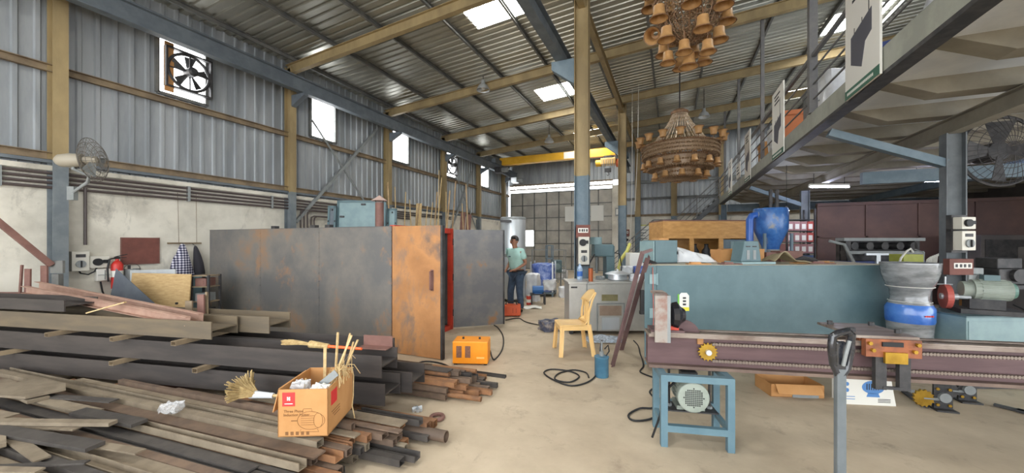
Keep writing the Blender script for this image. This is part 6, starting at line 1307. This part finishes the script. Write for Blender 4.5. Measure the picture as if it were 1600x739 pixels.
B().lathe([(.24,1.83),(.25,1.9),(.15,1.97),(.03,2.0)],18).o('crown', M_amd, c1, smooth=True); B().cyl((0,0,.1),(0,0,zt-zb),.018,n=8).o('stem', M_dark, c1); beadband(B(), .3, -.08, .02, 28, .022, r2=.1).o('bottom_basket', M_bead, c1)
for k in range(6): t = 2*PI*k/6; B().bar((.02*math.cos(t),.02*math.sin(t),.3),(1.05*math.cos(t),1.05*math.sin(t),.84),.02,.02).bar((.02*math.cos(t),.02*math.sin(t),.2),(.62*math.cos(t),.62*math.sin(t),.17),.015,.015).o('spoke', M_amd, c1)
# near one: beaded bowl with hanging bells
cc = Cw((1076-800)/F*5.5, 5.5); zb = 4.19; zt = zr(cc.x)+.02
c2 = thing('bell_chandelier', 'big amber bell shade chandelier high over the aisle, the nearer of two', 'chandelier', (cc.x, cc.y, zb))
shade(c2, (0,0,0), 1.0); B().cyl((0,0,.2),(0,0,zt-zb),.012,n=8).o('stem', M_amd, c2)
b = B(); rs = random.Random(5)
for i in range(3200):
    v = rs.random()**.7; r = .5*math.sin(v*PI/2)**.9*math.sqrt(.5+.5*rs.random()); z = .34+.62*(1-math.cos(v*PI/2))+rs.uniform(0,.12); t = rs.uniform(0,2*PI); q = rs.uniform(.008,.018)
    x, y = r*math.cos(t), r*math.sin(t)
    b.add([(x+q,y,z),(x-q,y,z),(x,y+q,z),(x,y-q,z),(x,y,z+q),(x,y,z-q)],[(0,2,4),(2,1,4),(1,3,4),(3,0,4),(2,0,5),(1,2,5),(3,1,5),(0,3,5)])
b.o('bead_bowl', M_bead, c2)
for i in range(24):
    t = 2*PI*i/24; B().path([(.46*math.sin(v*PI/2)**.9*math.cos(t)*.97,.46*math.sin(v*PI/2)**.9*math.sin(t)*.97,.36+.62*(1-math.cos(v*PI/2))) for v in [k/8+.02 for k in range(8)]],.006,4).o('bowl_rib', M_amd, c2)
for n, r, z, s, ph in ((5,.28,.10,.85,.7),(5,.40,.33,.92,.1),(7,.52,.62,.95,.25),(9,.58,1.1,1.0,.0)):
    for i in range(n):
        t = 2*PI*i/n+ph; x, y = r*math.cos(t), r*math.sin(t); rot = (0,0,0)
        if n == 7 and i == 3: rot = (-.9,.4,0)
        shade(c2, (x,y,z), s, rot)
        B().path([(x*.6,y*.6,z+.42),(x*.9,y*.9,z+.36),(x,y,z+.32),(x,y,z+.2*s)],.008,5).o('arm', M_amd, c2)
ring(c2, .48, .98, .02); ring(c2, .6, 1.5, .02); beadband(B(), .6, 1.2, 1.5, 60, .022).o('bead_skirt', M_bead, c2)
for k in range(6): t = 2*PI*k/6; B().bar((0,0,1.5),(.6*math.cos(t),.6*math.sin(t),1.5),.02,.02).bar((0,0,.98),(.48*math.cos(t),.48*math.sin(t),.98),.015,.015).bar((.6*math.cos(t),.6*math.sin(t),1.5),(.1*math.cos(t),.1*math.sin(t),2.3),.012,.012).o('spoke', M_amd, c2)
B().lathe([(.12,2.25),(.14,2.32),(.05,2.4)],14).o('crown', M_amd, c2, smooth=True)
for i, (x0, y0, x1, y1, d) in enumerate(((988,150,985,392,12.6),(998,120,992,330,12.2))):
    p0, p1 = Dp(x0,y0,d), Dp(x1,y1,d); p0.z = zr(p0.x)+.01
    tag(put(B().path([(0,0,0),(p1-p0)*.5+V(.03,0,0),p1-p0],.009,5).o('hanging_rope', M_hose), p0), f'{"long pale rope hanging from the roof just right of the far tall column" if i == 0 else "shorter pale rope hanging beside the far tall column, farther right"}', 'rope')
# high bay lamps
def bay(x, y, d, lab):
    p = Dp(x, y, d); o = thing('high_bay_lamp', lab, 'lamp', p, A); B().lathe([(.2,0),(.14,.13),(.06,.2),(.05,.3),(.001,.3)],16,caps=False).o('reflector', M_alu, o, solid=.004); B().sph((0,0,.08),.06,10,7).o('bulb', M_white, o); B().cyl((0,0,.28),(0,0,max(.35,zr(p.x)+.02-p.z)),.012,n=6).o('stem', M_dark, o)
bay(1100, 183, 13, 'bright reflector bay lamp under the roof right of the far chandelier'); bay(755, 141, 11, 'dark bay lamp under the rafters left of the near column'); bay(858, 222, 15.5, 'small bay lamp under the far rafters left of the near column')
bay(518, 8, 6.4, 'bay lamp at the top of the photo over the left wall windows') if 0 else None
